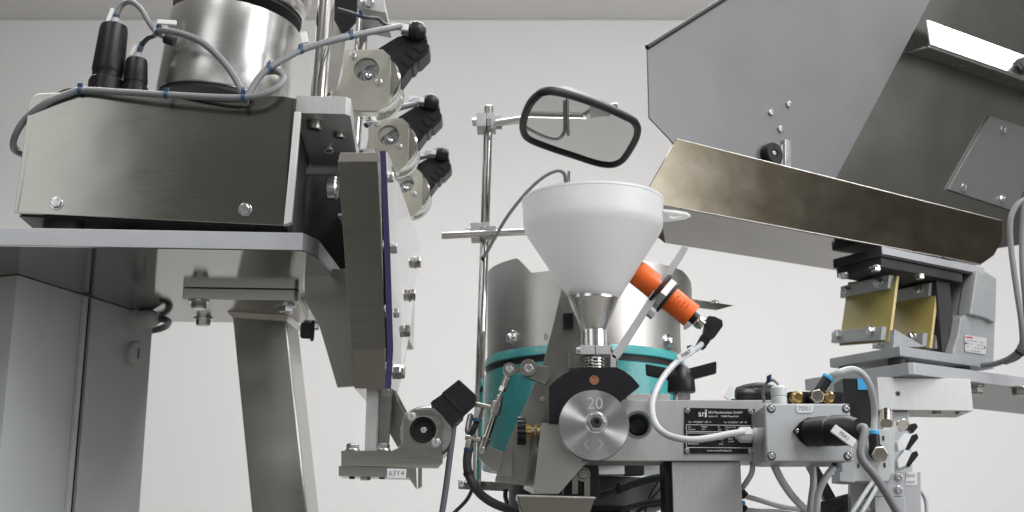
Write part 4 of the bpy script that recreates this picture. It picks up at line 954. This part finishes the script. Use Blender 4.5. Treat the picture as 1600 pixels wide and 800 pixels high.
# ------------------------------------------------------------------ fittings on top of the box
T = Thing('silencer_block', 'row of brass and nickel air fittings on a black block above the junction box', 'air fittings')
bd_ = jd + .022; bs_ = px(bd_); bz = jz1 + .0022
T.add('manifold', MB().box(Vector((P(1234, 620, bd_).x, bd_ + .004, bz)), (86 * bs_, 0, 0), (0, .016, 0), (0, 0, 21 * bs_)), 'black_anodised', bev=.002)
for (u, m_, r_, nm) in ((1244.5, 'brass', 9.5, 'brass_silencer'), (1294, 'brass', 8.5, 'brass_silencer')):
    c = Vector((P(u, 615, bd_).x, bd_ + .0042, bz + 10 * bs_))
    T.add(nm, MB().lathe(c, -YV, [(0, 0), (0, r_ * 1.1 * bs_), (.004, r_ * 1.1 * bs_), (.004, r_ * .95 * bs_), (.010, r_ * .95 * bs_), (.012, r_ * .6 * bs_), (.012, 0)], 24), m_)
c = Vector((P(1273, 616, bd_).x, bd_ + .0042, bz + 10 * bs_))
T.add('banjo_body', MB().lathe(c, -YV, [(0, 0), (0, 12 * bs_), (.010, 12 * bs_), (.010, 0)], 28), 'black_plastic')
T.add('hex_head', MB().lathe(c - YV * .0098, -YV, [(0, 0), (0, 11.5 * bs_), (.005, 11.5 * bs_), (.006, 10 * bs_), (.006, 0)], 6, ph=.5), 'nickel', bev=.0004)
e0 = c + Vector((0, -.005, 0)); e1 = P(1292, 593, e0.y)
T.add('push_in_sleeve', MB().cyl(e0, e1, 8.2 * bs_, seg=24, ch=.0005), 'black_plastic')
ex = (e1 - e0).normalized()
T.add('release_ring', MB().cyl(e1, e1 + ex * .0035, 9.4 * bs_, seg=24, ch=.0006), 'fitting_blue')
e2 = e1 + ex * .003
T = Thing('air_hose', 'clear grey air hose arching from the blue ringed fitting to the valve', 'hose', 'clear air hoses')
vd = 1.125; vs_ = px(vd)
he = P(1365, 674, vd)
T.add('hose', MB().tube([e2, P(1311, 582, 1.092), P(1330, 577, 1.10), P(1346, 583, 1.105), P(1358, 600, 1.11), P(1365, 626, 1.118), P(1366.5, 650, vd), he], 5.4 * px(1.1), 14), 'hose_clear')

# black lying plug left of the gland
T = Thing('cable_connector', 'black barrel connector lying on the beam next to the white gland', 'connector')
a_, b_ = P(1149, 617.5, 1.165), P(1212, 616, 1.165); bmr = 10 * px(1.165)
a_.z = bmz1 + bmr + .0015; b_.z = a_.z + .0003
T.add('shell', MB().lathe(a_, b_ - a_, [(0, 0), (0, bmr * .8), (.002, bmr), (.012, bmr), (.013, bmr * .93), (.020, bmr * .93), (.021, bmr), (.036, bmr), (.036, 0)], 24), 'black_plastic')
tag(T, 1141, 613, 1.15, 9, 22, -32, None, .004, 'label_white')
T.add('cable_tie', MB().box(P(1143, 627, 1.155), XV * 7 * s, (0, .003, 0), ZV * 4 * s), 'tie_blue')
cable('flat dark cable curving over the lying barrel connector', [(1150, 610, 1.19), (1165, 605, 1.19), (1185, 602, 1.19), (1200, 604, 1.195), (1225, 612, 1.21)], 4.5, 'cable_dark')

# ------------------------------------------------------------------ valve island behind the box
T = Thing('valve_block', 'pale grey pneumatic valve block with black coil and nickel banjo fitting', 'valve')
vb = P(1312, 752, vd + .012)
T.add('coil', MB().box(P(1322, 668, vd + .03), (44 * vs_, 0, 0), (0, .035, 0), (0, 0, 79 * vs_)), 'black_plastic', bev=.0016)
T.add('coil_label', MB().box(P(1340.5, 609, vd + .0294), (19 * vs_, 0, 0), (0, -.0004, 0), (0, 0, 18 * vs_)), 'fitting_blue')
T.add('body', MB().prism(FR(vd + .012).poly([(1330, 671), (1392, 671), (1394, 738), (1388, 752), (1330, 752)]), (0, .04, 0)), 'gland_grey', bev=.0008)
T.add('body_step', MB().prism(FR(vd + .006).poly([(1316, 702), (1336, 702), (1336, 754), (1312, 752), (1312, 738), (1316, 738)]), (0, .03, 0)), 'plate_paint', bev=.0006)
T.add('solenoid_body', MB().prism(FR(vd + .02).poly([(1380, 668), (1398, 668), (1398, 740), (1380, 742)]), (0, .03, 0)), 'gland_grey', bev=.0006)
for (u, v) in ((1379, 688), (1340, 731), (1381, 730)): T.add('slot', MB().box(P(u, v, vd + .0117), (3 * vs_, 0, 0), (0, -.0003, 0), (0, 0, 7 * vs_)), 'ink')
hx = he
T.add('release_ring', MB().cyl(hx + ZV * .001, hx - ZV * .003, 8.4 * vs_, seg=24, ch=.0005), 'fitting_blue')
T.add('push_in_sleeve', MB().cyl(hx - ZV * .003, hx - ZV * .020, 8.6 * vs_, seg=24, ch=.0005), 'black_plastic')
T.add('banjo_body', MB().cyl(P(1370, 706, vd - .002), P(1370, 706, vd + .0118), 12.5 * vs_, seg=28), 'black_plastic')
T.add('banjo_head', MB().lathe(P(1373.5, 710, vd - .002), -YV, [(0, 0), (0, 13 * vs_), (.004, 13 * vs_), (.005, 11.5 * vs_), (.005, 0)], 6, ph=.3), 'nickel', bev=.0004)
T.add('rear_port', MB().cyl(P(1411, 664, vd + .03), P(1405, 665, vd + .05), 10 * vs_, seg=20, ch=.001), 'nickel')
for (u, v, tx) in ((1413, 689, 0), (1413, 716, 0)):
    p_ = FR(vd + .025)
    T.add('pilot_plug', MB().prism(p_.poly([(u - 11, v + 3), (u + 1, v - 13), (u + 12, v - 9), (u + 2, v + 12), (u - 9, v + 16)]), (0, .012, 0)), 'label_white', bev=.0008)
    T.add('pilot_boot', MB().prism(p_.poly([(u + 3, v + 6), (u + 11, v - 8), (u + 20, v - 12), (u + 23, v - 5), (u + 8, v + 14)], -.002), (0, .010, 0)), 'black_plastic', bev=.001)
T.add('pilot_boot', MB().prism(FR(vd + .026).poly([(1420, 668), (1424, 662), (1432, 661), (1435, 667), (1427, 677)]), (0, .010, 0)), 'black_plastic', bev=.001)
T.add('pilot_foot', MB().prism(FR(vd + .03).poly([(1396, 734), (1420, 705), (1422, 730), (1400, 738)]), (0, .012, 0)), 'gland_grey', bev=.0006)
T.add('carrier', MB().prism(FR(vd + .046).poly([(1330, 752), (1364, 752), (1364, 900), (1330, 900)]), (0, .012, 0)), 'plate_paint', bev=.0006)
T.add('carrier', MB().prism(FR(vd + .03).poly([(1364, 742), (1414, 738), (1412, 776), (1364, 776)]), (0, .012, 0)), 'plate_paint', bev=.0006)
for v in (745, 765): T.bolt(P(1404, v, vd + .0297), -YV, 5 * vs_, wash=1.2, sock=True, h=.6)
mp_ = T.add('mounting_plate', MB().prism(FR(vd + .045).poly([(1406, 737), (1439, 737), (1441, 900), (1406, 900)]), (0, .010, 0)), 'plate_paint', bev=.0008)
lbl_ = T.add('label', MB().prism(FR(vd + .0446).poly([(1415, 738), (1433, 738), (1433, 758), (1415, 758)]), (0, .0003, 0)), 'label_white', mp_)
for v in (743, 753): T.add('faded_print', MB().box(P(1418, v + 1.5, vd + .0442), (12 * vs_, 0, 0), (0, .0002, 0), (0, 0, 3.5 * vs_)), 'cable_light', lbl_)
T.add('stand_leg', MB().box(P(1366, 776.5, vd + .03) - ZV * P(1366, 776.5, vd + .03).z, (.028, 0, 0), (0, .03, 0), (0, 0, P(1366, 776.5, vd + .03).z)), 'plate_paint', bev=.001)
cable('pale green white cable curving down behind the mounting plate', [(1438, 766, 1.19), (1446, 780, 1.19), (1448, 800, 1.19), (1448, 830, 1.19)], 3, 'cable_light')

# ------------------------------------------------------------------ hoses and arms below the beam
for lbl, pts, rp_, mt in (
    ('clear hose dropping along the square column below the beam', [(1175, 715, 1.16), (1176, 727, 1.16), (1174, 740, 1.16), (1165, 755, 1.165), (1157, 766, 1.17), (1150, 775, 1.18)], 4.2, 'hose_clear'),
    ('clear hose slanting right from under the junction box', [(1205, 712, 1.13), (1210, 728, 1.13), (1222, 752, 1.135), (1238, 775, 1.14), (1254, 792, 1.15), (1275, 815, 1.16)], 6, 'hose_clear'),
    ('clear hose hanging straight under the junction box', [(1268, 712, 1.13), (1270, 730, 1.13), (1271, 755, 1.13), (1268, 778, 1.13), (1266, 800, 1.13), (1262, 840, 1.13)], 5.4, 'hose_clear'),
    ('clear hose bending left from the blue ringed port under the box', [(1305, 728, 1.10), (1297, 737, 1.098), (1287, 752, 1.095), (1279, 772, 1.095), (1276, 800, 1.095), (1275, 840, 1.10)], 5.4, 'hose_clear'),
    ('clear hose running right from the black fitting on the column', [(1163, 775, 1.17), (1185, 781, 1.17), (1215, 790, 1.17), (1245, 795, 1.175), (1275, 790, 1.18)], 4, 'hose_clear'),
    ('lowest clear hose running right from the black fitting', [(1163, 797, 1.17), (1190, 799, 1.17), (1225, 800, 1.17), (1262, 806, 1.17)], 4, 'hose_clear'),
    ('clear hose rising diagonally below the valve block', [(1325, 812, 1.10), (1340, 788, 1.105), (1356, 764, 1.115), (1366, 750, 1.13)], 3.6, 'hose_clear'),
    ('second clear hose rising diagonally below the valve block', [(1338, 815, 1.105), (1352, 792, 1.11), (1366, 768, 1.12), (1376, 750, 1.13)], 3.6, 'hose_clear')):
    cable(lbl, pts, rp_, mt, name='air_hose', cat='hose', group='clear air hoses')
T = Thing('hose_fitting', 'black and blue push in fittings on the side of the column', 'hose fitting')
m = MB().cyl(P(1157, 768, 1.17), P(1165, 776, 1.17), 7 * vs_, seg=18, ch=.0006); T.add('sleeve', m, 'black_plastic')
T.add('sleeve', MB().cyl(P(1157, 793, 1.17), P(1165, 798, 1.17), 7.5 * vs_, seg=18, ch=.0006), 'black_plastic')
T.add('release_ring', MB().cyl(P(1159, 765, 1.17), P(1157, 760, 1.17), 5 * vs_, seg=18), 'fitting_blue')
T.add('release_ring', MB().cyl(P(1160, 790, 1.17), P(1158, 783, 1.17), 5.5 * vs_, seg=18), 'fitting_blue')
T.add('port', MB().cyl(P(1152, 780, 1.17), P(1158, 780, 1.17), 10 * vs_, seg=18), 'dark_paint')
T = Thing('port_fitting', 'blue black port fitting under the junction box corner', 'hose fitting')
T.add('port_fitting', MB().cyl(Vector((P(1306, 724, 1.10).x, 1.10, jz0 - .0002)), P(1304, 731, 1.099), 6 * vs_, 5.4 * vs_, seg=18, ch=.0005), 'tie_blue')
T = Thing('support_arm', 'black forked support arm behind the hanging hoses', 'arm')
AD = FR(1.20)
T.add('strut', MB().prism(AD.poly([(1256, 715), (1272, 715), (1306, 776), (1290, 783)]), (0, .012, 0)), 'dark_paint', bev=.001)
T.add('arm', MB().prism(FR(1.19).poly([(1230, 798), (1300, 779), (1316, 776), (1322, 790), (1310, 798), (1232, 818)]), (0, .016, 0)), 'dark_paint', bev=.002)
T.add('arm_end', MB().prism(AD.poly([(1300, 778), (1330, 770), (1345, 780), (1345, 812), (1300, 812)]), (0, .02, 0)), 'dark_paint', bev=.001)
T.bolt(P(1357, 790, 1.17), -YV, .006, wash=1.2)
for lbl, pts, rp_ in (
    ('thick black cable arching left from the column below the beam', [(1046, 748, 1.22), (1030, 746, 1.22), (1000, 753, 1.22), (970, 764, 1.225), (945, 772, 1.23), (915, 778, 1.24)], 6.0),
    ('lower black cable arch left of the column', [(1046, 782, 1.22), (1020, 784, 1.22), (992, 790, 1.22), (975, 797, 1.22), (968, 812, 1.22)], 4.0),
    ('inner black cable arch left of the column', [(1046, 786, 1.23), (1025, 789, 1.23), (1008, 791, 1.23), (997, 800, 1.23), (994, 815, 1.23)], 3.4),
    ('thin black wire between the cable arches', [(1030, 750, 1.225), (1020, 765, 1.225), (1013, 780, 1.225), (1008, 800, 1.225)], 1.6),
    ('second thin black wire between the cable arches', [(1042, 750, 1.228), (1028, 768, 1.228), (1015, 782, 1.226)], 1.6)):
    cable(lbl, pts, rp_, 'cable_dark', [(968, 764)] if rp_ == 6.0 else [], tie_mat='rubber')

# ================================================================== right machine: vibratory trough feeder
RT = VP(34, 1057, 217, 1.32)
E1, E2 = RT.e, RT.back
T = Thing('feed_trough', 'tarnished stainless vibratory trough slanting back below the hopper', 'trough')
side = [(1057, 217), (1566, 345), (1564, 379), (1553, 399), (1533, 413), (1032, 319), (1011, 299)]
sp3 = RT.poly(side); wT = .125
T.add('near_side', MB().prism(sp3, E2 * .0018), 'trough_steel', bev=.0003, label='tarnished brownish near side')
def far_l(q):
    u0 = project(q)[0]; k = 0.0
    while project(q + E2 * wT + E1 * k)[0] < u0 + 5: k += .001
    return q + E2 * wT + E1 * k
T.add('far_side', MB().prism([far_l(sp3[0])] + [q + E2 * wT for q in sp3[1:5]] + [far_l(sp3[5]), far_l(sp3[6])], -E2 * .0018), 'polished_steel')
bl0, br0 = RT.p(1032, 319), RT.p(1533, 413)
T.add('bottom', MB().prism([bl0 + E2 * .0020, br0 + E2 * .0020, br0 + E2 * (wT - .002), far_l(bl0) - E2 * .002], (0, 0, .0018)), 'trough_bottom')
T.add('lower_hem', MB().cyl(bl0 + E2 * .001, br0 + E2 * .001, .0012, seg=8), 'steel_dull')
T.add('hem', MB().cyl(sp3[0] + E2 * .001, sp3[1] + E2 * .001, .0010, seg=8), 'steel_dull')
T.add('end_sheet', MB().hexa([RT.p(1564, 379), RT.p(1566, 345), RT.p(1566, 345) + E2 * wT, RT.p(1564, 379) + E2 * wT], [q - E1 * .0015 for q in (RT.p(1564, 379), RT.p(1566, 345), RT.p(1566, 345) + E2 * wT, RT.p(1564, 379) + E2 * wT)]), 'polished_steel')
T.add('end_sheet', MB().hexa([RT.p(1533, 413), RT.p(1564, 379), RT.p(1564, 379) + E2 * wT, RT.p(1533, 413) + E2 * wT], [q - E1 * .0015 for q in (RT.p(1533, 413), RT.p(1564, 379), RT.p(1564, 379) + E2 * wT, RT.p(1533, 413) + E2 * wT)]), 'polished_steel')

HA = RT.shift(E2 * .014)
T = Thing('hopper', 'large grey sheet metal hopper with slanted underside above the trough', 'hopper')
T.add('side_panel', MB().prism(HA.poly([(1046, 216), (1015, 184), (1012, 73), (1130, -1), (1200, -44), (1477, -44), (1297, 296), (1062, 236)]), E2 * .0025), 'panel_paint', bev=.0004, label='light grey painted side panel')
T.add('edge_seal', MB().cyl(HA.p(1011, 74, .001), HA.p(1200, -45, .001), .0030, seg=12), 'rubber')
tl_ = rad(15)
nB = (RT.n * math.cos(tl_) - ZV * math.sin(tl_)).normalized()
pB = HA.p(1306, 278) + E2 * .085
def onB(u, v, off=0.0):
    dd = ray(u, v); q = pB + nB * off; return CAM + dd * ((q - CAM).dot(nB) / dd.dot(nB))
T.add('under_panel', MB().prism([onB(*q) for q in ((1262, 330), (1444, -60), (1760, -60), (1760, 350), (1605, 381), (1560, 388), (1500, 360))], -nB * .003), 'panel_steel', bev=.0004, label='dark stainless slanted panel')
a1 = onB(1446, 33, .020); b1 = onB(1452, 71, .050); c1_ = onB(1420, 80, .001)
run = E1 * .42; th_ = .003
def lplate(a_, b_, nm):
    nn_ = (b_ - a_).cross(E1).normalized() * th_
    T.add(nm, MB().hexa([a_, b_, b_ + nn_, a_ + nn_], [q + run for q in (a_, b_, b_ + nn_, a_ + nn_)]), 'zinc', bev=.0008)
lplate(a1, b1, 'angle_bracket'); lplate(b1, c1_, 'angle_bracket')
T.bolt(onB(1597, 104, .045), RT.n - E1 * .6, .011, 'dark_paint', name='hex_bolt', wash=1.2, h=1.2)
ap = [onB(*q, .004) for q in ((1547, 181), (1640, 212), (1585, 330), (1482, 296))]
acp = T.add('access_plate', MB().prism(ap, -nB * .0035), 'panel_paint', bev=.0005, label='bolted rectangular access plate')
for (u, v) in ((1567, 203), (1506, 293), (1566, 311)):
    T.bolt(onB(u, v, .0042), nB, .0048, 'zinc', acp, 'nut', wash=1.3, h=1.1)
for (u, v) in ((1203.5, 176), (1231, 163.5), (1218, 202)):
    T.bolt(HA.p(u, v), RT.n, .0042, 'zinc', name='screw', wash=0, h=.8)
wc = HA.p(1200, 243)
T.add('guide_roller', MB().lathe(wc, RT.n, [(0, 0), (0, .0125), (.001, .0135), (.011, .0135), (.012, .0125), (.012, .005), (.010, .0045), (.010, 0)], 32), 'black_plastic')
T.bolt(wc + RT.n * .009, RT.n, .0032, 'zinc', name='screw', wash=1.3, h=.6)
T.add('stop_strip', MB().prism(HA.poly([(1227, 217), (1236, 220), (1237, 272), (1227, 270)], .006), E2 * .005), 'zinc', bev=.0005)
T.add('stop_strip', MB().prism(HA.poly([(1220.5, 225), (1223.5, 226), (1223.5, 268), (1220.5, 268)], .010), E2 * .009), 'zinc')
T.add('rear_wall', MB().prism([q + E2 * .11 for q in HA.poly([(1046, 216), (1015, 184), (1012, 73), (1130, -1), (1200, -44), (1477, -44), (1297, 296), (1062, 236)])][:1] + [], E2 * .0) if False else MB().prism([onB(*q) + E2 * .13 for q in ((1444, -60), (1760, -60), (1760, 350), (1500, 330))], E2 * .003), 'steel_dull')

# vibratory drive
KD = 1.50
K = P(1407, 556, KD); LF = VP(34 - 90, 1407, 556, KD); RF = VP(34, 1407, 556, KD)
zk0 = K.z; zk1 = P(1407, 540.5, KD).z
aL = LF.p(1296, 565) - K; aL.z = 0; bR = RF.p(1553, 567) - K; bR.z = 0
T = Thing('vibratory_drive', 'grey cast vibratory drive with yellow fibre leaf springs and type plate', 'vibratory drive')
T.add('base_slab', MB().prism([K, K + bR, K + bR + aL, K + aL], (0, 0, zk1 - zk0)), 'cast_paint', bev=.0015)
cast = [(1489, 548), (1497, 522), (1501, 496), (1513, 489), (1521, 421), (1530, 418), (1558, 435), (1553, 566), (1489, 556)]
RFc = RF.shift(-RF.n * .0005)
T.add('casting', MB().prism(RF.poly(cast, -.001), aL * .92), 'cast_paint', bev=.0025)
T.add('casting_boss', MB().prism(RF.poly([(1526, 421), (1558, 436), (1556, 505), (1541, 497), (1516, 491)], .006), RF.back * .02), 'cast_paint', bev=.003)
T.add('casting_rib', MB().prism(RF.poly([(1396, 543), (1398, 514), (1446, 542)], -.012), RF.back * .012), 'cast_paint', bev=.0012)
T.add('casting_block', MB().prism(RF.poly([(1462, 545), (1463, 521), (1485, 521), (1488, 547)], -.02), RF.back * .04), 'cast_paint', bev=.002)
tp_ = T.add('type_plate', MB().prism(RF.poly([(1507.5, 523), (1542, 528), (1540, 554), (1508, 549)], .0004), RF.back * .0004), 'label_silver', label='silver type plate with fine print')
pm = MB()
for r_ in range(4):
    for k in range(5):
        if (r_ + k) % 4 == 3: continue
        u_ = 1510.5 + k * 5.5; v_ = 531 + r_ * 5 + k * .8
        pm.prism(RF.poly([(u_, v_), (u_ + 4, v_ + .6), (u_ + 4, v_ + 1.7), (u_, v_ + 1.1)], .0005), RF.back * .0001)
T.add('fine_print', pm, 'cable_grey', tp_)
T.add('red_mark', MB().prism(RF.poly([(1509, 525.2), (1520, 526.8), (1520, 529.2), (1509, 527.6)], .0006), RF.back * .0001), 'print_red', tp_)
for (u, v) in ((1509, 536), (1538.5, 543)): T.add('rivet', MB().lathe(RF.p(u, v, .0004), RF.n, [(0, 0), (0, .0016), (.0006, .001), (.0006, 0)], 10), 'dark_paint', tp_)
S0 = LF.shift(E1 * .004); S1 = LF.shift(E1 * .024)
def spring(off, first):
    o = E1 * off
    q = [S1.p(1325, 441) , S1.p(1401, 431), S0.p(1388, 534), S0.p(1311, 540)]
    q = [p_ + o for p_ in q]
    f = T.add('leaf_spring', MB().prism(q, E1 * .0045), 'spring_fibre', bev=.0003)
    T.add('cut_edge', MB().prism([q[1] - E2 * .0004, q[2] - E2 * .0004, q[2] - E2 * .0004 + E1 * .0045, q[1] - E2 * .0004 + E1 * .0045], E2 * .0003), 'fibre_edge', f)
    up = [S1.p(1321, 449), S1.p(1397, 431), S1.p(1395, 452), S1.p(1320, 467)]
    lo = [S0.p(1308, 519), S0.p(1386, 511), S0.p(1384, 532), S0.p(1306, 537)]
    for z_, nm in ((up, 'clamp_bar'), (lo, 'clamp_bar')):
        T.add(nm, MB().prism([p_ + o - E1 * .0002 for p_ in z_], -E1 * .009), 'plate_paint', bev=.0006)
    for (pl_, u, v) in ((S1, 1331, 456), (S1, 1380, 443), (S0, 1316, 525), (S0, 1368, 519)):
        T.bolt(pl_.p(u, v) + o - E1 * .0092, -E1, .0056, 'zinc', wash=1.35, h=.9)
spring(0, True)
spring((RF.p(1455, 540) - RF.p(1390, 535)).length * 1.0, False)
zt2 = bl0.z - .0004
U0 = onz(1377, 385.5, zt2); UL = onz(1299, 401, zt2)
aU = E2 * .078; lenU = .20
hU = .014
T.add('clamp_plate', MB().prism([U0, U0 + E1 * lenU, U0 + E1 * lenU + aU, U0 + aU], (0, 0, -.0120)), 'shaded_steel', bev=.0006)  # dark colour carries the shade of the left face
T.add('lit_clamp_edge', MB().prism([U0 - E2 * .0022 - E1 * .001, U0 + E1 * lenU - E2 * .0022, U0 + E1 * lenU - E2 * .0002, U0 - E1 * .001 - E2 * .0002], (0, 0, -.0095)), 'plate_paint', bev=.0004)  # pale slab paints in the light on the right face
zc_ = zt2 - .0123
m = MB().prism([at_z(U0, zc_) + E2 * .003 + E1 * .002, at_z(U0, zc_) + E1 * .16 + E2 * .003, at_z(U0, zc_) + E1 * .16 + E2 * .075, at_z(U0, zc_) + E1 * .002 + E2 * .075], (0, 0, -.012))
T.add('armature', m, 'dark_paint', bev=.001)
T.add('armature_foot', MB().prism([at_z(U0, zc_ - .012) + E2 * .012 + E1 * .118, at_z(U0, zc_ - .012) + E1 * .145 + E2 * .012, at_z(U0, zc_ - .012) + E1 * .145 + E2 * .085, at_z(U0, zc_ - .012) + E1 * .118 + E2 * .085], (0, 0, -(zc_ - .012 - zk1 - .004))), 'dark_paint', bev=.001)
for (u, v, r_) in ((1318, 428, .006), (1368, 417, .0062), (1437, 430, .0055)):
    T.bolt(onz(u, v, zc_ - .012), (0, 0, -1), r_, 'zinc', wash=1.2, h=.8)
for o_ in (.02, .75):
    c = K + bR * o_ * .9 + aL * .5 + E1 * .012
    for k_ in (-.35, .35):
        T.add('rubber_mount', MB().cyl(at_z(c + aL * k_, zk0 - .0002), at_z(c + aL * k_, zk0 - .0118), .012, seg=20, ch=.0006), 'rubber')

T = Thing('machine_plate', 'thick grey plate under the vibratory drive carried by an aluminium block', 'base plate')
zp1 = zk0 - .012; 
Kp = onz(1424, 565.5, zp1); zp0 = P(1424, 584.5, Kp.y).z
LFp = VP(-56, 1424, 575, Kp.y); RFp = VP(34, 1424, 575, Kp.y)
Kp = at_z(Kp, zp0); aP = E2 * .17; bP = E1 * .5
T.add('plate', MB().prism([Kp + E1 * .005, Kp + bP, Kp + bP + aP, Kp + aP, Kp - E1 * .0 + E2 * .005], (0, 0, zp1 - zp0)), 'plate_paint', bev=.0007)
b0 = onz(1371, 592, zp0); 
BL = VP(6, 1440, 615, 1.50)
bk_ = [BL.p(1371, 594), BL.p(1517, 600)]
zb1 = zp0 - .0004; zb2 = BL.p(1440, 641).z
T.add('carrier_block', MB().prism([at_z(bk_[0], zb2), at_z(bk_[1], zb2), at_z(bk_[1], zb2) + Vector((0.004, .07, 0)), at_z(bk_[0], zb2) + Vector((-.0, .07, 0))], (0, 0, zb1 - zb2)), 'aluminium', bev=.0008)
T.add('side_cheek', MB().prism([at_z(BL.p(1371, 594, .001), zb2), at_z(BL.p(1381, 594, .001), zb2), at_z(BL.p(1381, 594, .001), zb2) + Vector((0, .004, 0)), at_z(BL.p(1371, 594, .001), zb2) + Vector((0, .004, 0))], (0, 0, zb1 - zb2 - .001)), 'gland_grey')
T.add('bore', MB().lathe(BL.p(1403, 615, .0003), BL.n, [(-.0002, 0), (-.0002, .003), (0, .003), (0, 0)], 18), 'ink')
for (u, v) in ((1468, 646), (1504, 646)): T.bolt(Vector((BL.p(u, v).x, BL.p(u, v).y + .01, zb2)), (0, 0, -1), .0055, 'steel_dull', wash=0, h=.7)
for (u, v) in ((1524, 611), (1592, 613)): T.bolt(onz(u, v - 8, zp0) , (0, 0, -1), .009, 'steel_dull', wash=1.2, h=1.0)
T.add('column', MB().box(at_z(BL.p(1384, 620), 0) + Vector((0, .012, 0)), (.030, 0, 0), (0, .05, 0), (0, 0, zb2 - .0004)), 'plate_paint', bev=.0012)
T.add('spacer', MB().cyl(P(1385, 662, 1.44), P(1385, 645, 1.46), .007, seg=20), 'nickel')
for lbl, pts, rp_ in (('outer grey cable hanging from the hopper to the drive', [(1600, 312, 1.50), (1588, 322, 1.50), (1579, 345, 1.50), (1580, 390, 1.50), (1588, 450, 1.50), (1596, 505, 1.50), (1596, 540, 1.51), (1580, 558, 1.53), (1556, 568, 1.55), (1535, 571, 1.57)], 4.6),
                      ('inner grey cable beside the first at the hopper edge', [(1608, 290, 1.52), (1600, 330, 1.52), (1597, 400, 1.52), (1602, 470, 1.52), (1606, 530, 1.53), (1592, 556, 1.55), (1570, 566, 1.57)], 4.6)):
    cable(lbl, pts, rp_, 'cable_grey', [(1592, 548)], tie_mat='rubber')

# ================================================================== link everything
for t in Thing.ALL: t.done()
c2 = copy_tree(SOL.root); c2.location += Vector((0, .245, .012)); c2['label'] = 'middle round solenoid of the row, partly behind the guard'
c3 = copy_tree(SOL.root); c3.location += Vector((.0015, .47, .018)); c3['label'] = 'rearmost round solenoid of the row, beside the clear cover'
